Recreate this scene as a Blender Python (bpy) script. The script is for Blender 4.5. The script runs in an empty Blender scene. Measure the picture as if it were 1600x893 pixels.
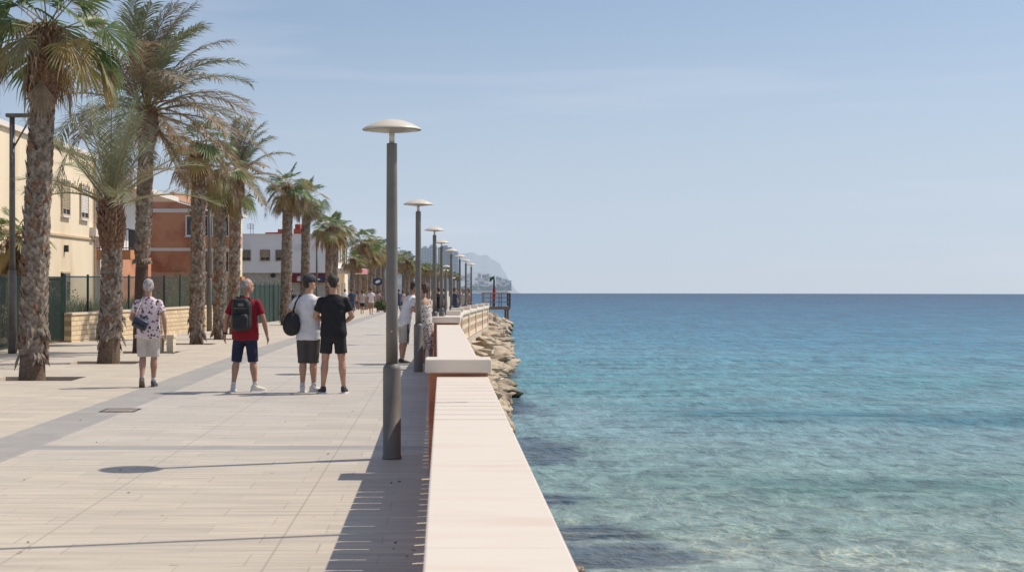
import bpy, bmesh, math, random
from mathutils import Vector, Matrix, Quaternion, noise
PI = math.pi
SC = bpy.context.scene
COL = SC.collection
R = math.radians
V = Vector
F = 2500.0            # focal length in photograph pixels
def X_(px, Y): return (px - 693.0) / F * Y
def Z_(py, Y): return 1.7 - (py - 440.0) / F * Y
def g(Y):             # the promenade falls gently away with distance
    if Y < 40: return 0.0
    return -0.0075 * (min(Y, 220) - 40)
def lerp(a, b, t): return a + (b - a) * t

# ------------------------------------------------------------------ materials
MATS = {}
def mat(name, c1, c2=None, rough=0.8, scale=4.0, bump=0.0, bscale=None, stretch=(1, 1, 1), detail=6.0, metallic=0.0,
        spec=0.5, transl=0.0, coord='Object', c3=None, s3=1.0, pos=(0.38, 0.62), info=0.0):
    m = bpy.data.materials.new(name); m.use_nodes = True
    nt = m.node_tree; N = nt.nodes; L = nt.links
    b = N['Principled BSDF']
    b.inputs['Roughness'].default_value = rough
    b.inputs['Metallic'].default_value = metallic
    b.inputs['Specular IOR Level'].default_value = spec
    tc = N.new('ShaderNodeTexCoord'); mp = N.new('ShaderNodeMapping'); mp.inputs['Scale'].default_value = stretch
    if coord == 'World':
        ge = N.new('ShaderNodeNewGeometry'); L.new(ge.outputs['Position'], mp.inputs['Vector'])
    else:
        L.new(tc.outputs[coord], mp.inputs['Vector'])
    nz = N.new('ShaderNodeTexNoise'); nz.inputs['Scale'].default_value = scale; nz.inputs['Detail'].default_value = detail
    nz.inputs['Roughness'].default_value = 0.6
    L.new(mp.outputs[0], nz.inputs['Vector'])
    if c2 is None: c2 = tuple(x * 0.8 for x in c1)
    r = N.new('ShaderNodeValToRGB')
    r.color_ramp.elements[0].position = pos[0]; r.color_ramp.elements[1].position = pos[1]
    r.color_ramp.elements[0].color = (*c1, 1); r.color_ramp.elements[1].color = (*c2, 1)
    L.new(nz.outputs['Fac'], r.inputs[0])
    out = r.outputs[0]
    if c3 is not None:
        n3 = N.new('ShaderNodeTexNoise'); n3.inputs['Scale'].default_value = s3; n3.inputs['Detail'].default_value = 4
        L.new(mp.outputs[0], n3.inputs['Vector'])
        mr = N.new('ShaderNodeMapRange'); mr.inputs[1].default_value = 0.5; mr.inputs[2].default_value = 0.68
        L.new(n3.outputs['Fac'], mr.inputs[0])
        mx = N.new('ShaderNodeMix'); mx.data_type = 'RGBA'; mx.inputs['B'].default_value = (*c3, 1)
        L.new(mr.outputs[0], mx.inputs['Factor']); L.new(out, mx.inputs['A']); out = mx.outputs['Result']
    if info:
        oi = N.new('ShaderNodeObjectInfo'); hs = N.new('ShaderNodeHueSaturation')
        mr = N.new('ShaderNodeMapRange'); mr.inputs[3].default_value = 1 - info; mr.inputs[4].default_value = 1 + info
        L.new(oi.outputs['Random'], mr.inputs[0]); L.new(mr.outputs[0], hs.inputs['Value'])
        L.new(out, hs.inputs['Color']); out = hs.outputs['Color']
    L.new(out, b.inputs['Base Color'])
    if bump:
        bn = N.new('ShaderNodeTexNoise'); bn.inputs['Scale'].default_value = bscale or scale * 3; bn.inputs['Detail'].default_value = 5
        L.new(mp.outputs[0], bn.inputs['Vector'])
        bp = N.new('ShaderNodeBump'); bp.inputs['Strength'].default_value = bump; bp.inputs['Distance'].default_value = 0.02
        L.new(bn.outputs['Fac'], bp.inputs['Height']); L.new(bp.outputs[0], b.inputs['Normal'])
    if transl:
        tr = N.new('ShaderNodeBsdfTranslucent'); L.new(out, tr.inputs['Color'])
        ms = N.new('ShaderNodeMixShader'); ms.inputs[0].default_value = transl
        L.new(b.outputs[0], ms.inputs[1]); L.new(tr.outputs[0], ms.inputs[2])
        L.new(ms.outputs[0], N['Material Output'].inputs['Surface'])
    MATS[name] = m
    return m

marble = mat('cream_marble', (0.75, 0.635, 0.515), (0.81, 0.72, 0.61), 0.5, 1.3, 0.06, 30, (1.0, 3.2, 3), coord='World', c3=(0.74, 0.60, 0.49), s3=1.3, pos=(0.3, 0.7))
terracotta = mat('terracotta_render', (0.56, 0.22, 0.12), (0.48, 0.17, 0.09), 0.85, 5, 0.15, 60, c3=(0.62, 0.30, 0.19), s3=3)
creamrender = mat('cream_render', (0.74, 0.60, 0.44), (0.66, 0.50, 0.36), 0.85, 6, 0.15, 60)
lampmetal = mat('grey_lamp_paint', (0.185, 0.165, 0.145), (0.155, 0.140, 0.122), 0.5, 6, 0.03, 80, c3=(0.21, 0.19, 0.17), s3=3, metallic=0.0)
lampcap = mat('cream_lamp_paint', (0.72, 0.64, 0.54), (0.66, 0.58, 0.48), 0.4, 3)
lampglass = mat('opal_diffuser', (0.30, 0.27, 0.22), (0.26, 0.23, 0.19), 0.3, 3)
polemetal = mat('pale_grey_pole', (0.16, 0.15, 0.14), (0.12, 0.11, 0.10), 0.5, 6, 0.03, 60, metallic=0.2)
boot_grey = mat('palm_leaf_base_grey', (0.155, 0.120, 0.092), (0.38, 0.315, 0.255), 0.95, 14, 0.5, 60, c3=(0.12, 0.085, 0.06), s3=7, coord='World')
trunk_core = mat('palm_trunk_core', (0.11, 0.075, 0.052), (0.19, 0.14, 0.10), 0.95, 20, 0.6, 60, coord='World')
trunk_base = mat('palm_trunk_base', (0.26, 0.18, 0.125), (0.14, 0.095, 0.065), 0.95, 16, 0.8, 50, (1, 1, 3.5), coord='World')
boot_red = mat('palm_leaf_base_brown', (0.15, 0.075, 0.045), (0.27, 0.17, 0.11), 0.95, 16, 0.5, 60, coord='World')
trunk_dark = mat('palm_trunk_dark', (0.07, 0.04, 0.03), (0.12, 0.075, 0.055), 0.9, 14, 0.6, 60, (1, 1, 4), coord='World')
leaf_green = mat('palm_leaf_green', (0.10, 0.165, 0.052), (0.21, 0.26, 0.10), 0.45, 3, transl=0.35, coord='World')
leaf_olive = mat('palm_leaf_olive', (0.22, 0.215, 0.085), (0.33, 0.29, 0.13), 0.5, 3, transl=0.35, coord='World')
leaf_gold = mat('palm_leaf_yellowing', (0.38, 0.27, 0.085), (0.30, 0.22, 0.10), 0.6, 3, transl=0.25, coord='World')
leaf_dead = mat('palm_leaf_dead', (0.40, 0.31, 0.215), (0.27, 0.19, 0.125), 0.8, 5, transl=0.25, coord='World')
leaf_sage = mat('date_leaf_sage', (0.16, 0.185, 0.10), (0.29, 0.31, 0.18), 0.6, 3, transl=0.2, coord='World')
leaf_tan = mat('date_leaf_tan', (0.36, 0.305, 0.225), (0.25, 0.215, 0.155), 0.65, 3, transl=0.3, coord='World')
petiole_m = mat('palm_petiole', (0.26, 0.21, 0.09), (0.30, 0.22, 0.12), 0.6, 4, coord='World')
soil = mat('dry_soil', (0.14, 0.095, 0.065), (0.21, 0.15, 0.10), 1, 12, 0.6, 40, coord='World')
fence_green = mat('dark_green_fence_paint', (0.008, 0.028, 0.022), (0.014, 0.040, 0.030), 0.5, 4)
cream_wall = mat('pale_yellow_render', (0.79, 0.66, 0.48), (0.74, 0.61, 0.44), 0.9, 0.9, 0.06, 30, (1, 1, .18), c3=(0.66, 0.52, 0.345), s3=1.1)
terra_wall = mat('brick_red_render', (0.60, 0.28, 0.16), (0.56, 0.255, 0.145), 0.9, 0.8, 0.06, 30, c3=(0.37, 0.13, 0.07), s3=0.5)
orange_wall = mat('orange_render', (0.58, 0.26, 0.12), (0.52, 0.23, 0.11), 0.9, 1.2)
white_wall = mat('white_render', (0.80, 0.79, 0.80), (0.76, 0.75, 0.76), 0.9, 0.6, 0.05, 30, c3=(0.62, 0.62, 0.64), s3=0.5)
white_trim = mat('white_trim', (0.74, 0.68, 0.62), (0.70, 0.64, 0.58), 0.8, 3)
rooftile = mat('clay_roof_tile', (0.52, 0.30, 0.18), (0.38, 0.20, 0.12), 0.9, 6)
glass_dark = mat('dark_window_glass', (0.03, 0.035, 0.045), (0.06, 0.065, 0.075), 0.12, 1.5, spec=0.8)
shutter_m = mat('beige_shutter', (0.42, 0.34, 0.22), (0.38, 0.30, 0.20), 0.7, 5)
shutter_grey = mat('grey_shutter', (0.20, 0.17, 0.15), (0.25, 0.21, 0.18), 0.7, 5)
frame_m = mat('tan_window_frame', (0.45, 0.36, 0.27), (0.40, 0.32, 0.24), 0.6, 5)
dark_metal = mat('dark_metal', (0.03, 0.03, 0.035), (0.05, 0.05, 0.055), 0.5, 5)
red_sign = mat('maroon_sign', (0.20, 0.012, 0.025), (0.17, 0.01, 0.02), 0.5, 5)
pink_sign = mat('pink_sign', (0.62, 0.16, 0.20), (0.56, 0.13, 0.17), 0.5, 5)
white_paint = mat('white_paint', (0.8, 0.8, 0.8), (0.75, 0.75, 0.75), 0.5, 5)
blue_sign = mat('navy_sign', (0.03, 0.05, 0.11), (0.025, 0.04, 0.1), 0.5, 5)
brick_red = mat('red_brick', (0.34, 0.075, 0.05), (0.28, 0.06, 0.04), 0.9, 5)
shrub_m = mat('shrub_leaf', (0.07, 0.11, 0.035), (0.13, 0.17, 0.06), 0.6, 3, transl=0.2, coord='World')
drygrass_m = mat('dry_grass_blade', (0.30, 0.25, 0.11), (0.17, 0.18, 0.07), 0.8, 3, transl=0.2, coord='World')
wood_m = mat('weathered_timber', (0.24, 0.17, 0.14), (0.30, 0.225, 0.19), 0.8, 6, 0.2, 30, (1, 1, 4))
rock_m = mat('limestone_boulder', (0.56, 0.46, 0.345), (0.42, 0.335, 0.245), 0.95, 3.5, 0.7, 18, coord='World', c3=(0.27, 0.20, 0.14), s3=2.2, info=0.22)
def wetline(m, z0, z1):
    nt = m.node_tree; N = nt.nodes; L = nt.links; b = N['Principled BSDF']; src = b.inputs['Base Color'].links[0].from_socket
    ge = N.new('ShaderNodeNewGeometry'); sp_ = N.new('ShaderNodeSeparateXYZ'); L.new(ge.outputs['Position'], sp_.inputs[0])
    nz_ = N.new('ShaderNodeTexNoise'); nz_.inputs['Scale'].default_value = 3; L.new(ge.outputs['Position'], nz_.inputs['Vector'])
    ad_ = N.new('ShaderNodeMath'); ad_.operation = 'MULTIPLY_ADD'; ad_.inputs[1].default_value = .5; L.new(nz_.outputs[0], ad_.inputs[0]); L.new(sp_.outputs[2], ad_.inputs[2])
    mr = N.new('ShaderNodeMapRange'); mr.inputs[1].default_value = z0 + .25; mr.inputs[2].default_value = z1 + .25; mr.inputs[3].default_value = 1; mr.inputs[4].default_value = 0; L.new(ad_.outputs[0], mr.inputs[0])
    mx = N.new('ShaderNodeMix'); mx.data_type = 'RGBA'; mx.inputs['B'].default_value = (.11, .095, .055, 1); L.new(mr.outputs[0], mx.inputs['Factor']); L.new(src, mx.inputs['A']); L.new(mx.outputs['Result'], b.inputs['Base Color'])
wetline(rock_m, -1.42, -1.12)
wetrock_m = mat('wet_brown_rock', (0.16, 0.10, 0.05), (0.08, 0.05, 0.03), 0.5, 6, 0.6, 25, coord='World')
bench_m = mat('bench_stone', (0.66, 0.56, 0.42), (0.60, 0.50, 0.37), 0.8, 5, 0.1, 50)
concrete = mat('pale_concrete', (0.55, 0.46, 0.36), (0.47, 0.39, 0.30), 0.9, 2, 0.2, 40, coord='World')

def world_pavement():
    m = bpy.data.materials.new('promenade_paving'); m.use_nodes = True
    nt = m.node_tree; N = nt.nodes; L = nt.links; b = N['Principled BSDF']
    ge = N.new('ShaderNodeNewGeometry')
    sep = N.new('ShaderNodeSeparateXYZ'); L.new(ge.outputs['Position'], sep.inputs[0])
    def math_(op, a, bb=None, cc=None):
        n = N.new('ShaderNodeMath'); n.operation = op
        for i, v in enumerate((a, bb, cc)):
            if v is None: continue
            if isinstance(v, (int, float)): n.inputs[i].default_value = v
            else: L.new(v, n.inputs[i])
        return n.outputs[0]
    def mixc(f, a, bb, blend='MIX'):
        n = N.new('ShaderNodeMix'); n.data_type = 'RGBA'; n.blend_type = blend
        for k, v in (('Factor', f), ('A', a), ('B', bb)):
            if isinstance(v, tuple): n.inputs[k].default_value = (*v, 1)
            elif isinstance(v, (int, float)): n.inputs[k].default_value = v
            else: L.new(v, n.inputs[k])
        return n.outputs['Result']
    def brick(sx, sy, mortar, seedx=0.0, off=0.5):
        mp = N.new('ShaderNodeMapping'); mp.inputs['Location'].default_value = (seedx, 0, 0)
        L.new(ge.outputs['Position'], mp.inputs[0])
        t = N.new('ShaderNodeTexBrick'); L.new(mp.outputs[0], t.inputs['Vector'])
        t.inputs['Scale'].default_value = 1.0; t.inputs['Brick Width'].default_value = sx; t.inputs['Row Height'].default_value = sy
        t.inputs['Mortar Size'].default_value = mortar; t.inputs['Mortar Smooth'].default_value = 0.2
        t.inputs['Bias'].default_value = 0.0; t.offset = off
        t.inputs['Color1'].default_value = (0, 0, 0, 1); t.inputs['Color2'].default_value = (1, 1, 1, 1); t.inputs['Mortar'].default_value = (.5, .5, .5, 1)
        return t
    def noise_(scale, detail=5, st=(1, 1, 1)):
        mp = N.new('ShaderNodeMapping'); mp.inputs['Scale'].default_value = st
        L.new(ge.outputs['Position'], mp.inputs[0])
        n = N.new('ShaderNodeTexNoise'); n.inputs['Scale'].default_value = scale; n.inputs['Detail'].default_value = detail
        L.new(mp.outputs[0], n.inputs['Vector']); return n.outputs['Fac']
    def rng(v, a, bb, c=0.0, d=1.0):
        n = N.new('ShaderNodeMapRange'); L.new(v, n.inputs[0])
        for i, q in enumerate((a, bb, c, d)): n.inputs[i + 1].default_value = q
        return n.outputs[0]
    t = brick(0.80, 0.40, 0.007)
    base = mixc(t.outputs['Color'], (0.69, 0.59, 0.455), (0.59, 0.51, 0.405))
    # lane is greyer further out, warm near the camera and towards the palms
    lane = math_('MULTIPLY', rng(sep.outputs[0], -4.6, -4.1), rng(sep.outputs[1], 12.0, 22.0))
    greyc = mixc(t.outputs['Color'], (0.58, 0.54, 0.49), (0.475, 0.45, 0.42))
    base = mixc(math_('MULTIPLY', lane, 0.75), base, greyc)
    # streaky sawn-stone grain running across
    st = noise_(2.2, 6, (0.45, 5.0, 1))
    base = mixc(rng(st, 0.40, 0.68, 0, 0.62), base, (0.38, 0.325, 0.275))
    st2 = noise_(5.0, 4, (0.3, 7.0, 1))
    base = mixc(rng(st2, 0.55, 0.8, 0, 0.5), base, (0.72, 0.62, 0.50))
    bl = noise_(0.5, 4)
    base = mixc(rng(bl, 0.42, 0.72, 0, 0.45), base, (0.45, 0.40, 0.345))
    fine = noise_(22, 3)
    base = mixc(rng(fine, 0.3, 0.7, 0, 0.12), base, (0.3, 0.27, 0.24))
    # grey longitudinal band and cross bands
    inb = math_('MULTIPLY', math_('GREATER_THAN', sep.outputs[0], -4.83), math_('LESS_THAN', sep.outputs[0], -4.17))
    y1 = math_('MODULO', math_('SUBTRACT', sep.outputs[1], 0.83), 15.4)
    inx = math_('MULTIPLY', math_('LESS_THAN', y1, 0.40), math_('GREATER_THAN', sep.outputs[0], -4.83))
    bandf = math_('MAXIMUM', inb, inx)
    tb = brick(0.33, 0.40, 0.006, 0.18, 0.5)
    bandc = mixc(tb.outputs['Color'], (0.29, 0.28, 0.27), (0.36, 0.345, 0.325))
    bandc = mixc(rng(st, 0.4, 0.7, 0, 0.4), bandc, (0.40, 0.37, 0.34))
    base = mixc(math_('MULTIPLY', bandf, 0.82), base, bandc)
    # far crossing lines
    joint = t.outputs['Fac']
    jn = noise_(1.3, 3)
    base = mixc(math_('MULTIPLY', joint, rng(jn, 0.35, 0.65, 0.08, 0.55)), base, (0.33, 0.27, 0.21))
    # longitudinal pale joints
    px = math_('ABSOLUTE', math_('SUBTRACT', math_('MODULO', math_('ADD', sep.outputs[0], 40.27), 1.6), 0.8))
    base = mixc(math_('MULTIPLY', math_('LESS_THAN', px, 0.008), 0.5), base, (0.30, 0.25, 0.21))
    # stains / litter specks
    sp = noise_(7.0, 2)
    base = mixc(rng(sp, 0.73, 0.76, 0, 0.5), base, (0.18, 0.13, 0.10))
    L.new(base, b.inputs['Base Color'])
    L.new(rng(bl, 0.3, 0.7, 0.55, 0.75), b.inputs['Roughness'])
    bp = N.new('ShaderNodeBump'); bp.inputs['Strength'].default_value = 0.35; bp.inputs['Distance'].default_value = 0.004
    hh = math_('SUBTRACT', math_('MULTIPLY', fine, 0.5), math_('MULTIPLY', joint, 1.0))
    L.new(hh, bp.inputs['Height']); L.new(bp.outputs[0], b.inputs['Normal'])
    return m
paving = world_pavement()

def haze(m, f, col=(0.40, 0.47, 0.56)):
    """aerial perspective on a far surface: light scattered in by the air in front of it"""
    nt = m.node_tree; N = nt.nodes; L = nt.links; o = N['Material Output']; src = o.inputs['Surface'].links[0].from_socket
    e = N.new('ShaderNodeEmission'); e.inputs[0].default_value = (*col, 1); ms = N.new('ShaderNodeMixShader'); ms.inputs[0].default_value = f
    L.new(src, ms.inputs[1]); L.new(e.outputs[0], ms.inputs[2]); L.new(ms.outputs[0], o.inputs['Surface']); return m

def brick_mat(name, c1, c2, mortar, w, h, ms=0.01, axis='XZ'):
    m = bpy.data.materials.new(name); m.use_nodes = True
    nt = m.node_tree; N = nt.nodes; L = nt.links; b = N['Principled BSDF']; b.inputs['Roughness'].default_value = 0.9
    tc = N.new('ShaderNodeTexCoord'); sp = N.new('ShaderNodeSeparateXYZ'); cb = N.new('ShaderNodeCombineXYZ')
    L.new(tc.outputs['Object'], sp.inputs[0]); L.new(sp.outputs[0 if axis == 'XZ' else 1], cb.inputs[0]); L.new(sp.outputs[2], cb.inputs[1])
    t = N.new('ShaderNodeTexBrick'); L.new(cb.outputs[0], t.inputs['Vector'])
    t.inputs['Scale'].default_value = 1; t.inputs['Brick Width'].default_value = w; t.inputs['Row Height'].default_value = h
    t.inputs['Mortar Size'].default_value = ms; t.inputs['Color1'].default_value = (*c1, 1); t.inputs['Color2'].default_value = (*c2, 1)
    t.inputs['Mortar'].default_value = (*mortar, 1)
    L.new(t.outputs['Color'], b.inputs['Base Color'])
    bp = N.new('ShaderNodeBump'); bp.inputs['Strength'].default_value = 0.6; bp.inputs['Distance'].default_value = 0.02; bp.invert = True
    L.new(t.outputs['Fac'], bp.inputs['Height']); L.new(bp.outputs[0], b.inputs['Normal'])
    return m
stone_wall_m = brick_mat('cream_stone_blocks', (0.68, 0.54, 0.35), (0.56, 0.43, 0.27), (0.36, 0.27, 0.17), 0.42, 0.14, 0.012)

# ------------------------------------------------------------------ mesh helpers
class MB:
    def __init__(s): s.v = []; s.f = []; s.m = []
    def add(s, vs, fs, mi=0):
        o = len(s.v); s.v += [tuple(q) for q in vs]; s.f += [tuple(i + o for i in f) for f in fs]; s.m += [mi] * len(fs)
    def box(s, x0, x1, y0, y1, z0, z1, mi=0, bev=0.0, mtx=None):
        if bev <= 0:
            vs = [V((x, y, z)) for z in (z0, z1) for y in (y0, y1) for x in (x0, x1)]
            fs = [(0, 2, 3, 1), (4, 5, 7, 6), (0, 1, 5, 4), (2, 6, 7, 3), (0, 4, 6, 2), (1, 3, 7, 5)]
        else:
            bm = bmesh.new(); bmesh.ops.create_cube(bm, size=1)
            bmesh.ops.scale(bm, vec=(x1 - x0, y1 - y0, z1 - z0), verts=bm.verts)
            bmesh.ops.translate(bm, vec=((x0 + x1) / 2, (y0 + y1) / 2, (z0 + z1) / 2), verts=bm.verts)
            bmesh.ops.bevel(bm, geom=bm.edges[:] + bm.verts[:], offset=bev, segments=2, affect='EDGES', profile=0.5)
            bm.verts.index_update(); vs = [v.co.copy() for v in bm.verts]; fs = [tuple(v.index for v in f.verts) for f in bm.faces]; bm.free()
        if mtx is not None: vs = [mtx @ v for v in vs]
        s.add(vs, fs, mi)
    def rings(s, rings, mi=0, cap=True):
        n = len(rings[0]); vs = [p for r in rings for p in r]; fs = []
        for k in range(len(rings) - 1):
            for i in range(n):
                j = (i + 1) % n; fs.append((k * n + i, k * n + j, (k + 1) * n + j, (k + 1) * n + i))
        if cap: fs.append(tuple(reversed(range(n)))); fs.append(tuple((len(rings) - 1) * n + i for i in range(n)))
        s.add(vs, fs, mi)
    def tube(s, pts, rad, n=8, mi=0, sx=1.0, ref=None):
        pts = [V(p) for p in pts]; rs = rad if isinstance(rad, (list, tuple)) else [rad] * len(pts)
        rr = []; up = V(ref) if ref else None
        for i, p in enumerate(pts):
            t = (pts[min(i + 1, len(pts) - 1)] - pts[max(i - 1, 0)])
            if t.length < 1e-6: t = V((0, 0, 1))
            t.normalize()
            u = up if up is not None else (V((0, 1, 0)) if abs(t.y) < 0.9 else V((1, 0, 0)))
            a = u.cross(t)
            if a.length < 1e-4: a = V((1, 0, 0)).cross(t)
            a.normalize(); b = t.cross(a).normalized()
            rr.append([p + a * math.cos(2 * PI * k / n) * rs[i] * sx + b * math.sin(2 * PI * k / n) * rs[i] for k in range(n)])
        s.rings(rr, mi)
    def lathe(s, prof, n=24, c=(0, 0, 0), mi=0, cap=True):
        s.rings([[V((c[0] + r * math.cos(2 * PI * k / n), c[1] + r * math.sin(2 * PI * k / n), c[2] + z)) for k in range(n)] for r, z in prof], mi, cap)
    def ell(s, c, r, n=12, m=8, mi=0, rot=None):
        rr = []
        for j in range(m + 1):
            th = -PI / 2 + PI * (j + 0.02) / (m + 0.04)
            ring = []
            for k in range(n):
                p = V((r[0] * math.cos(th) * math.cos(2 * PI * k / n), r[1] * math.cos(th) * math.sin(2 * PI * k / n), r[2] * math.sin(th)))
                if rot is not None: p = rot @ p
                ring.append(V(c) + p)
            rr.append(ring)
        s.rings(rr, mi)
    def build(s, name, mats, parent=None, smooth=False, loc=None):
        me = bpy.data.meshes.new(name); me.from_pydata(s.v, [], s.f)
        if not isinstance(mats, (list, tuple)): mats = [mats]
        for q in mats: me.materials.append(q)
        me.polygons.foreach_set('material_index', s.m)
        if smooth: me.polygons.foreach_set('use_smooth', [True] * len(s.f))
        me.update()
        o = bpy.data.objects.new(name, me); COL.objects.link(o)
        if parent is not None: o.parent = parent
        if loc is not None: o.location = loc
        return o
def fixn(o):
    bm = bmesh.new(); bm.from_mesh(o.data); bmesh.ops.recalc_face_normals(bm, faces=bm.faces); bm.to_mesh(o.data); bm.free(); return o
def tag(o, label=None, cat=None, group=None, kind=None):
    if label: o['label'] = label
    if cat: o['category'] = cat
    if group: o['group'] = group
    if kind: o['kind'] = kind
    return o
def empty(name, loc=(0, 0, 0), rz=0.0):
    o = bpy.data.objects.new(name, None); COL.objects.link(o); o.location = loc; o.rotation_euler = (0, 0, rz); o.empty_display_size = 0.2
    return o
def thing(name, label, cat, loc=(0, 0, 0), rz=0.0, group=None): return tag(empty(name, loc, rz), label, cat, group)
def copy_tree(o, parent=None):
    c = o.copy(); COL.objects.link(c); c.parent = parent
    for ch in list(o.children): copy_tree(ch, c)
    return c
def remesh(o, voxel, smooth=2, nz=0.0, ns=6.0, seed=0.0):
    """one continuous skin out of overlapping closed shells"""
    m = o.modifiers.new('r', 'REMESH'); m.mode = 'VOXEL'; m.voxel_size = voxel; m.use_smooth_shade = True
    if smooth:
        q = o.modifiers.new('s', 'SMOOTH'); q.iterations = smooth; q.factor = 0.5
    dg = bpy.context.evaluated_depsgraph_get()
    me = bpy.data.meshes.new_from_object(o.evaluated_get(dg))
    mats = [x for x in o.data.materials]
    o.modifiers.clear(); old = o.data; o.data = me
    me.materials.clear()
    for x in mats: me.materials.append(x)
    if nz:
        for v in me.vertices:
            p = v.co; n = v.normal
            d = noise.noise(V((p.x * ns, p.y * ns, p.z * ns * 0.6 + seed))) + 0.5 * noise.noise(V((p.x * ns * 2.3, p.y * ns * 2.3, p.z * ns * 1.5 + seed)))
            v.co = p + n * d * nz
    me.polygons.foreach_set('use_smooth', [True] * len(me.polygons)); me.update()
    bpy.data.meshes.remove(old)
    return o

# ------------------------------------------------------------------ world, sun, camera
SUN = V((0.74, 0.28, 1.0)).normalized()
elev = math.asin(SUN.z); azim = math.atan2(SUN.x, SUN.y)
w = bpy.data.worlds.new('World'); SC.world = w; w.use_nodes = True
N = w.node_tree.nodes; L = w.node_tree.links; N.clear()
out = N.new('ShaderNodeOutputWorld'); bg = N.new('ShaderNodeBackground'); sky = N.new('ShaderNodeTexSky')
sky.sky_type = 'NISHITA'; sky.sun_disc = False; sky.sun_elevation = elev; sky.sun_rotation = azim
sky.air_density = 1.0; sky.dust_density = 1.2; sky.ozone_density = 1.2; sky.altitude = 0
tc = N.new('ShaderNodeTexCoord'); sp = N.new('ShaderNodeSeparateXYZ'); cb = N.new('ShaderNodeCombineXYZ')
mxz = N.new('ShaderNodeMath'); mxz.operation = 'MAXIMUM'; mxz.inputs[1].default_value = 0.0
ad = N.new('ShaderNodeMath'); ad.operation = 'MULTIPLY_ADD'; ad.inputs[1].default_value = 1.0; ad.inputs[2].default_value = 0.06
L.new(tc.outputs['Generated'], sp.inputs[0]); L.new(sp.outputs[2], mxz.inputs[0]); L.new(mxz.outputs[0], ad.inputs[0])
L.new(sp.outputs[0], cb.inputs[0]); L.new(sp.outputs[1], cb.inputs[1]); L.new(ad.outputs[0], cb.inputs[2])
L.new(cb.outputs[0], sky.inputs['Vector'])
# haze towards the horizon, a faint wisp of cirrus
hz = N.new('ShaderNodeMapRange'); hz.inputs[1].default_value = 0.0; hz.inputs[2].default_value = 0.20; hz.inputs[3].default_value = 0.75; hz.inputs[4].default_value = 0.10
hz.interpolation_type = 'SMOOTHSTEP'
L.new(sp.outputs[2], hz.inputs[0])
mx = N.new('ShaderNodeMix'); mx.data_type = 'RGBA'; mx.inputs['B'].default_value = (5.0, 5.6, 6.75, 1)
L.new(hz.outputs[0], mx.inputs['Factor']); L.new(sky.outputs[0], mx.inputs['A'])
mp = N.new('ShaderNodeMapping'); mp.inputs['Scale'].default_value = (2.2, 2.2, 26); mp.inputs['Rotation'].default_value = (0.0, R(6), 0)
L.new(tc.outputs['Generated'], mp.inputs[0])
cn = N.new('ShaderNodeTexNoise'); cn.inputs['Scale'].default_value = 1.6; cn.inputs['Detail'].default_value = 6; L.new(mp.outputs[0], cn.inputs['Vector'])
cr = N.new('ShaderNodeMapRange'); cr.inputs[1].default_value = 0.52; cr.inputs[2].default_value = 0.75; cr.inputs[3].default_value = 0; cr.inputs[4].default_value = 0.22
L.new(cn.outputs['Fac'], cr.inputs[0])
mx2 = N.new('ShaderNodeMix'); mx2.data_type = 'RGBA'; mx2.inputs['B'].default_value = (6.6, 6.9, 7.6, 1)
L.new(cr.outputs[0], mx2.inputs['Factor']); L.new(mx.outputs['Result'], mx2.inputs['A'])
L.new(mx2.outputs['Result'], bg.inputs[0]); bg.inputs[1].default_value = 0.116
L.new(bg.outputs[0], out.inputs[0])
sd = bpy.data.lights.new('sun', 'SUN'); sd.energy = 3.9; sd.angle = R(0.53); sd.color = (1.0, 0.925, 0.81)
so = bpy.data.objects.new('sun', sd); COL.objects.link(so); so.location = (20, 10, 40)
so.rotation_euler = SUN.to_track_quat('Z', 'Y').to_euler()
SC.view_settings.view_transform = 'Standard'; SC.view_settings.look = 'None'; SC.view_settings.exposure = 0
cd = bpy.data.cameras.new('camera'); co = bpy.data.objects.new('camera', cd); COL.objects.link(co); SC.camera = co
co.location = (0, 0, 1.7); co.rotation_euler = (R(90), 0, 0)
cd.sensor_width = 36; cd.lens = 36 * F / 1600; cd.shift_x = (800 - 693) / 1600; cd.shift_y = -(446.5 - 440) / 1600
cd.clip_start = 0.05; cd.clip_end = 30000
cd.dof.use_dof = True; cd.dof.focus_distance = 27; cd.dof.aperture_fstop = 8.0
# ------------------------------------------------------------------ people
def clothmat(n, a, b=None, r=.9, **k): return mat(n, a, b, r, 5, .15, 120, **k)
skin1 = mat('skin_tanned', (.43, .245, .165), (.37, .20, .135), .55, 9, c3=(.46, .25, .18), s3=5)
skin2 = mat('skin_light', (.52, .30, .20), (.46, .25, .16), .5, 9)
hair_dark = mat('dark_hair', (.012, .009, .007), (.06, .042, .03), .55, 26, .8, 90)
hair_brown = mat('brown_hair', (.07, .03, .018), (.12, .055, .03), .6, 30, .6, 120)
hair_white = mat('white_hair', (.60, .58, .56), (.27, .25, .24), .8, 26, .9, 90)
rubber = mat('brown_rubber', (.16, .11, .085))
eye_m = mat('eye', (.03, .02, .015), (.05, .03, .02), .2, 5)
def capsule(mb, pts, rad, n=12, sx=1.0): 
    mb.tube(pts, rad, n, 0, sx)
    mb.ell(pts[-1], (rad[-1] * .98,) * 3, 10, 6); mb.ell(pts[0], (rad[0] * .98,) * 3, 10, 6)
def torso(mb, S, rings, n=20):
    rr = []
    for z, rx, ry, oy in rings:
        c = S(z); rr.append([V((c.x + rx * math.copysign(abs(math.cos(2 * PI * k / n)) ** .85, math.cos(2 * PI * k / n)), c.y + oy + ry * math.sin(2 * PI * k / n), z)) for k in range(n)])
    mb.rings(rr)
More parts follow.
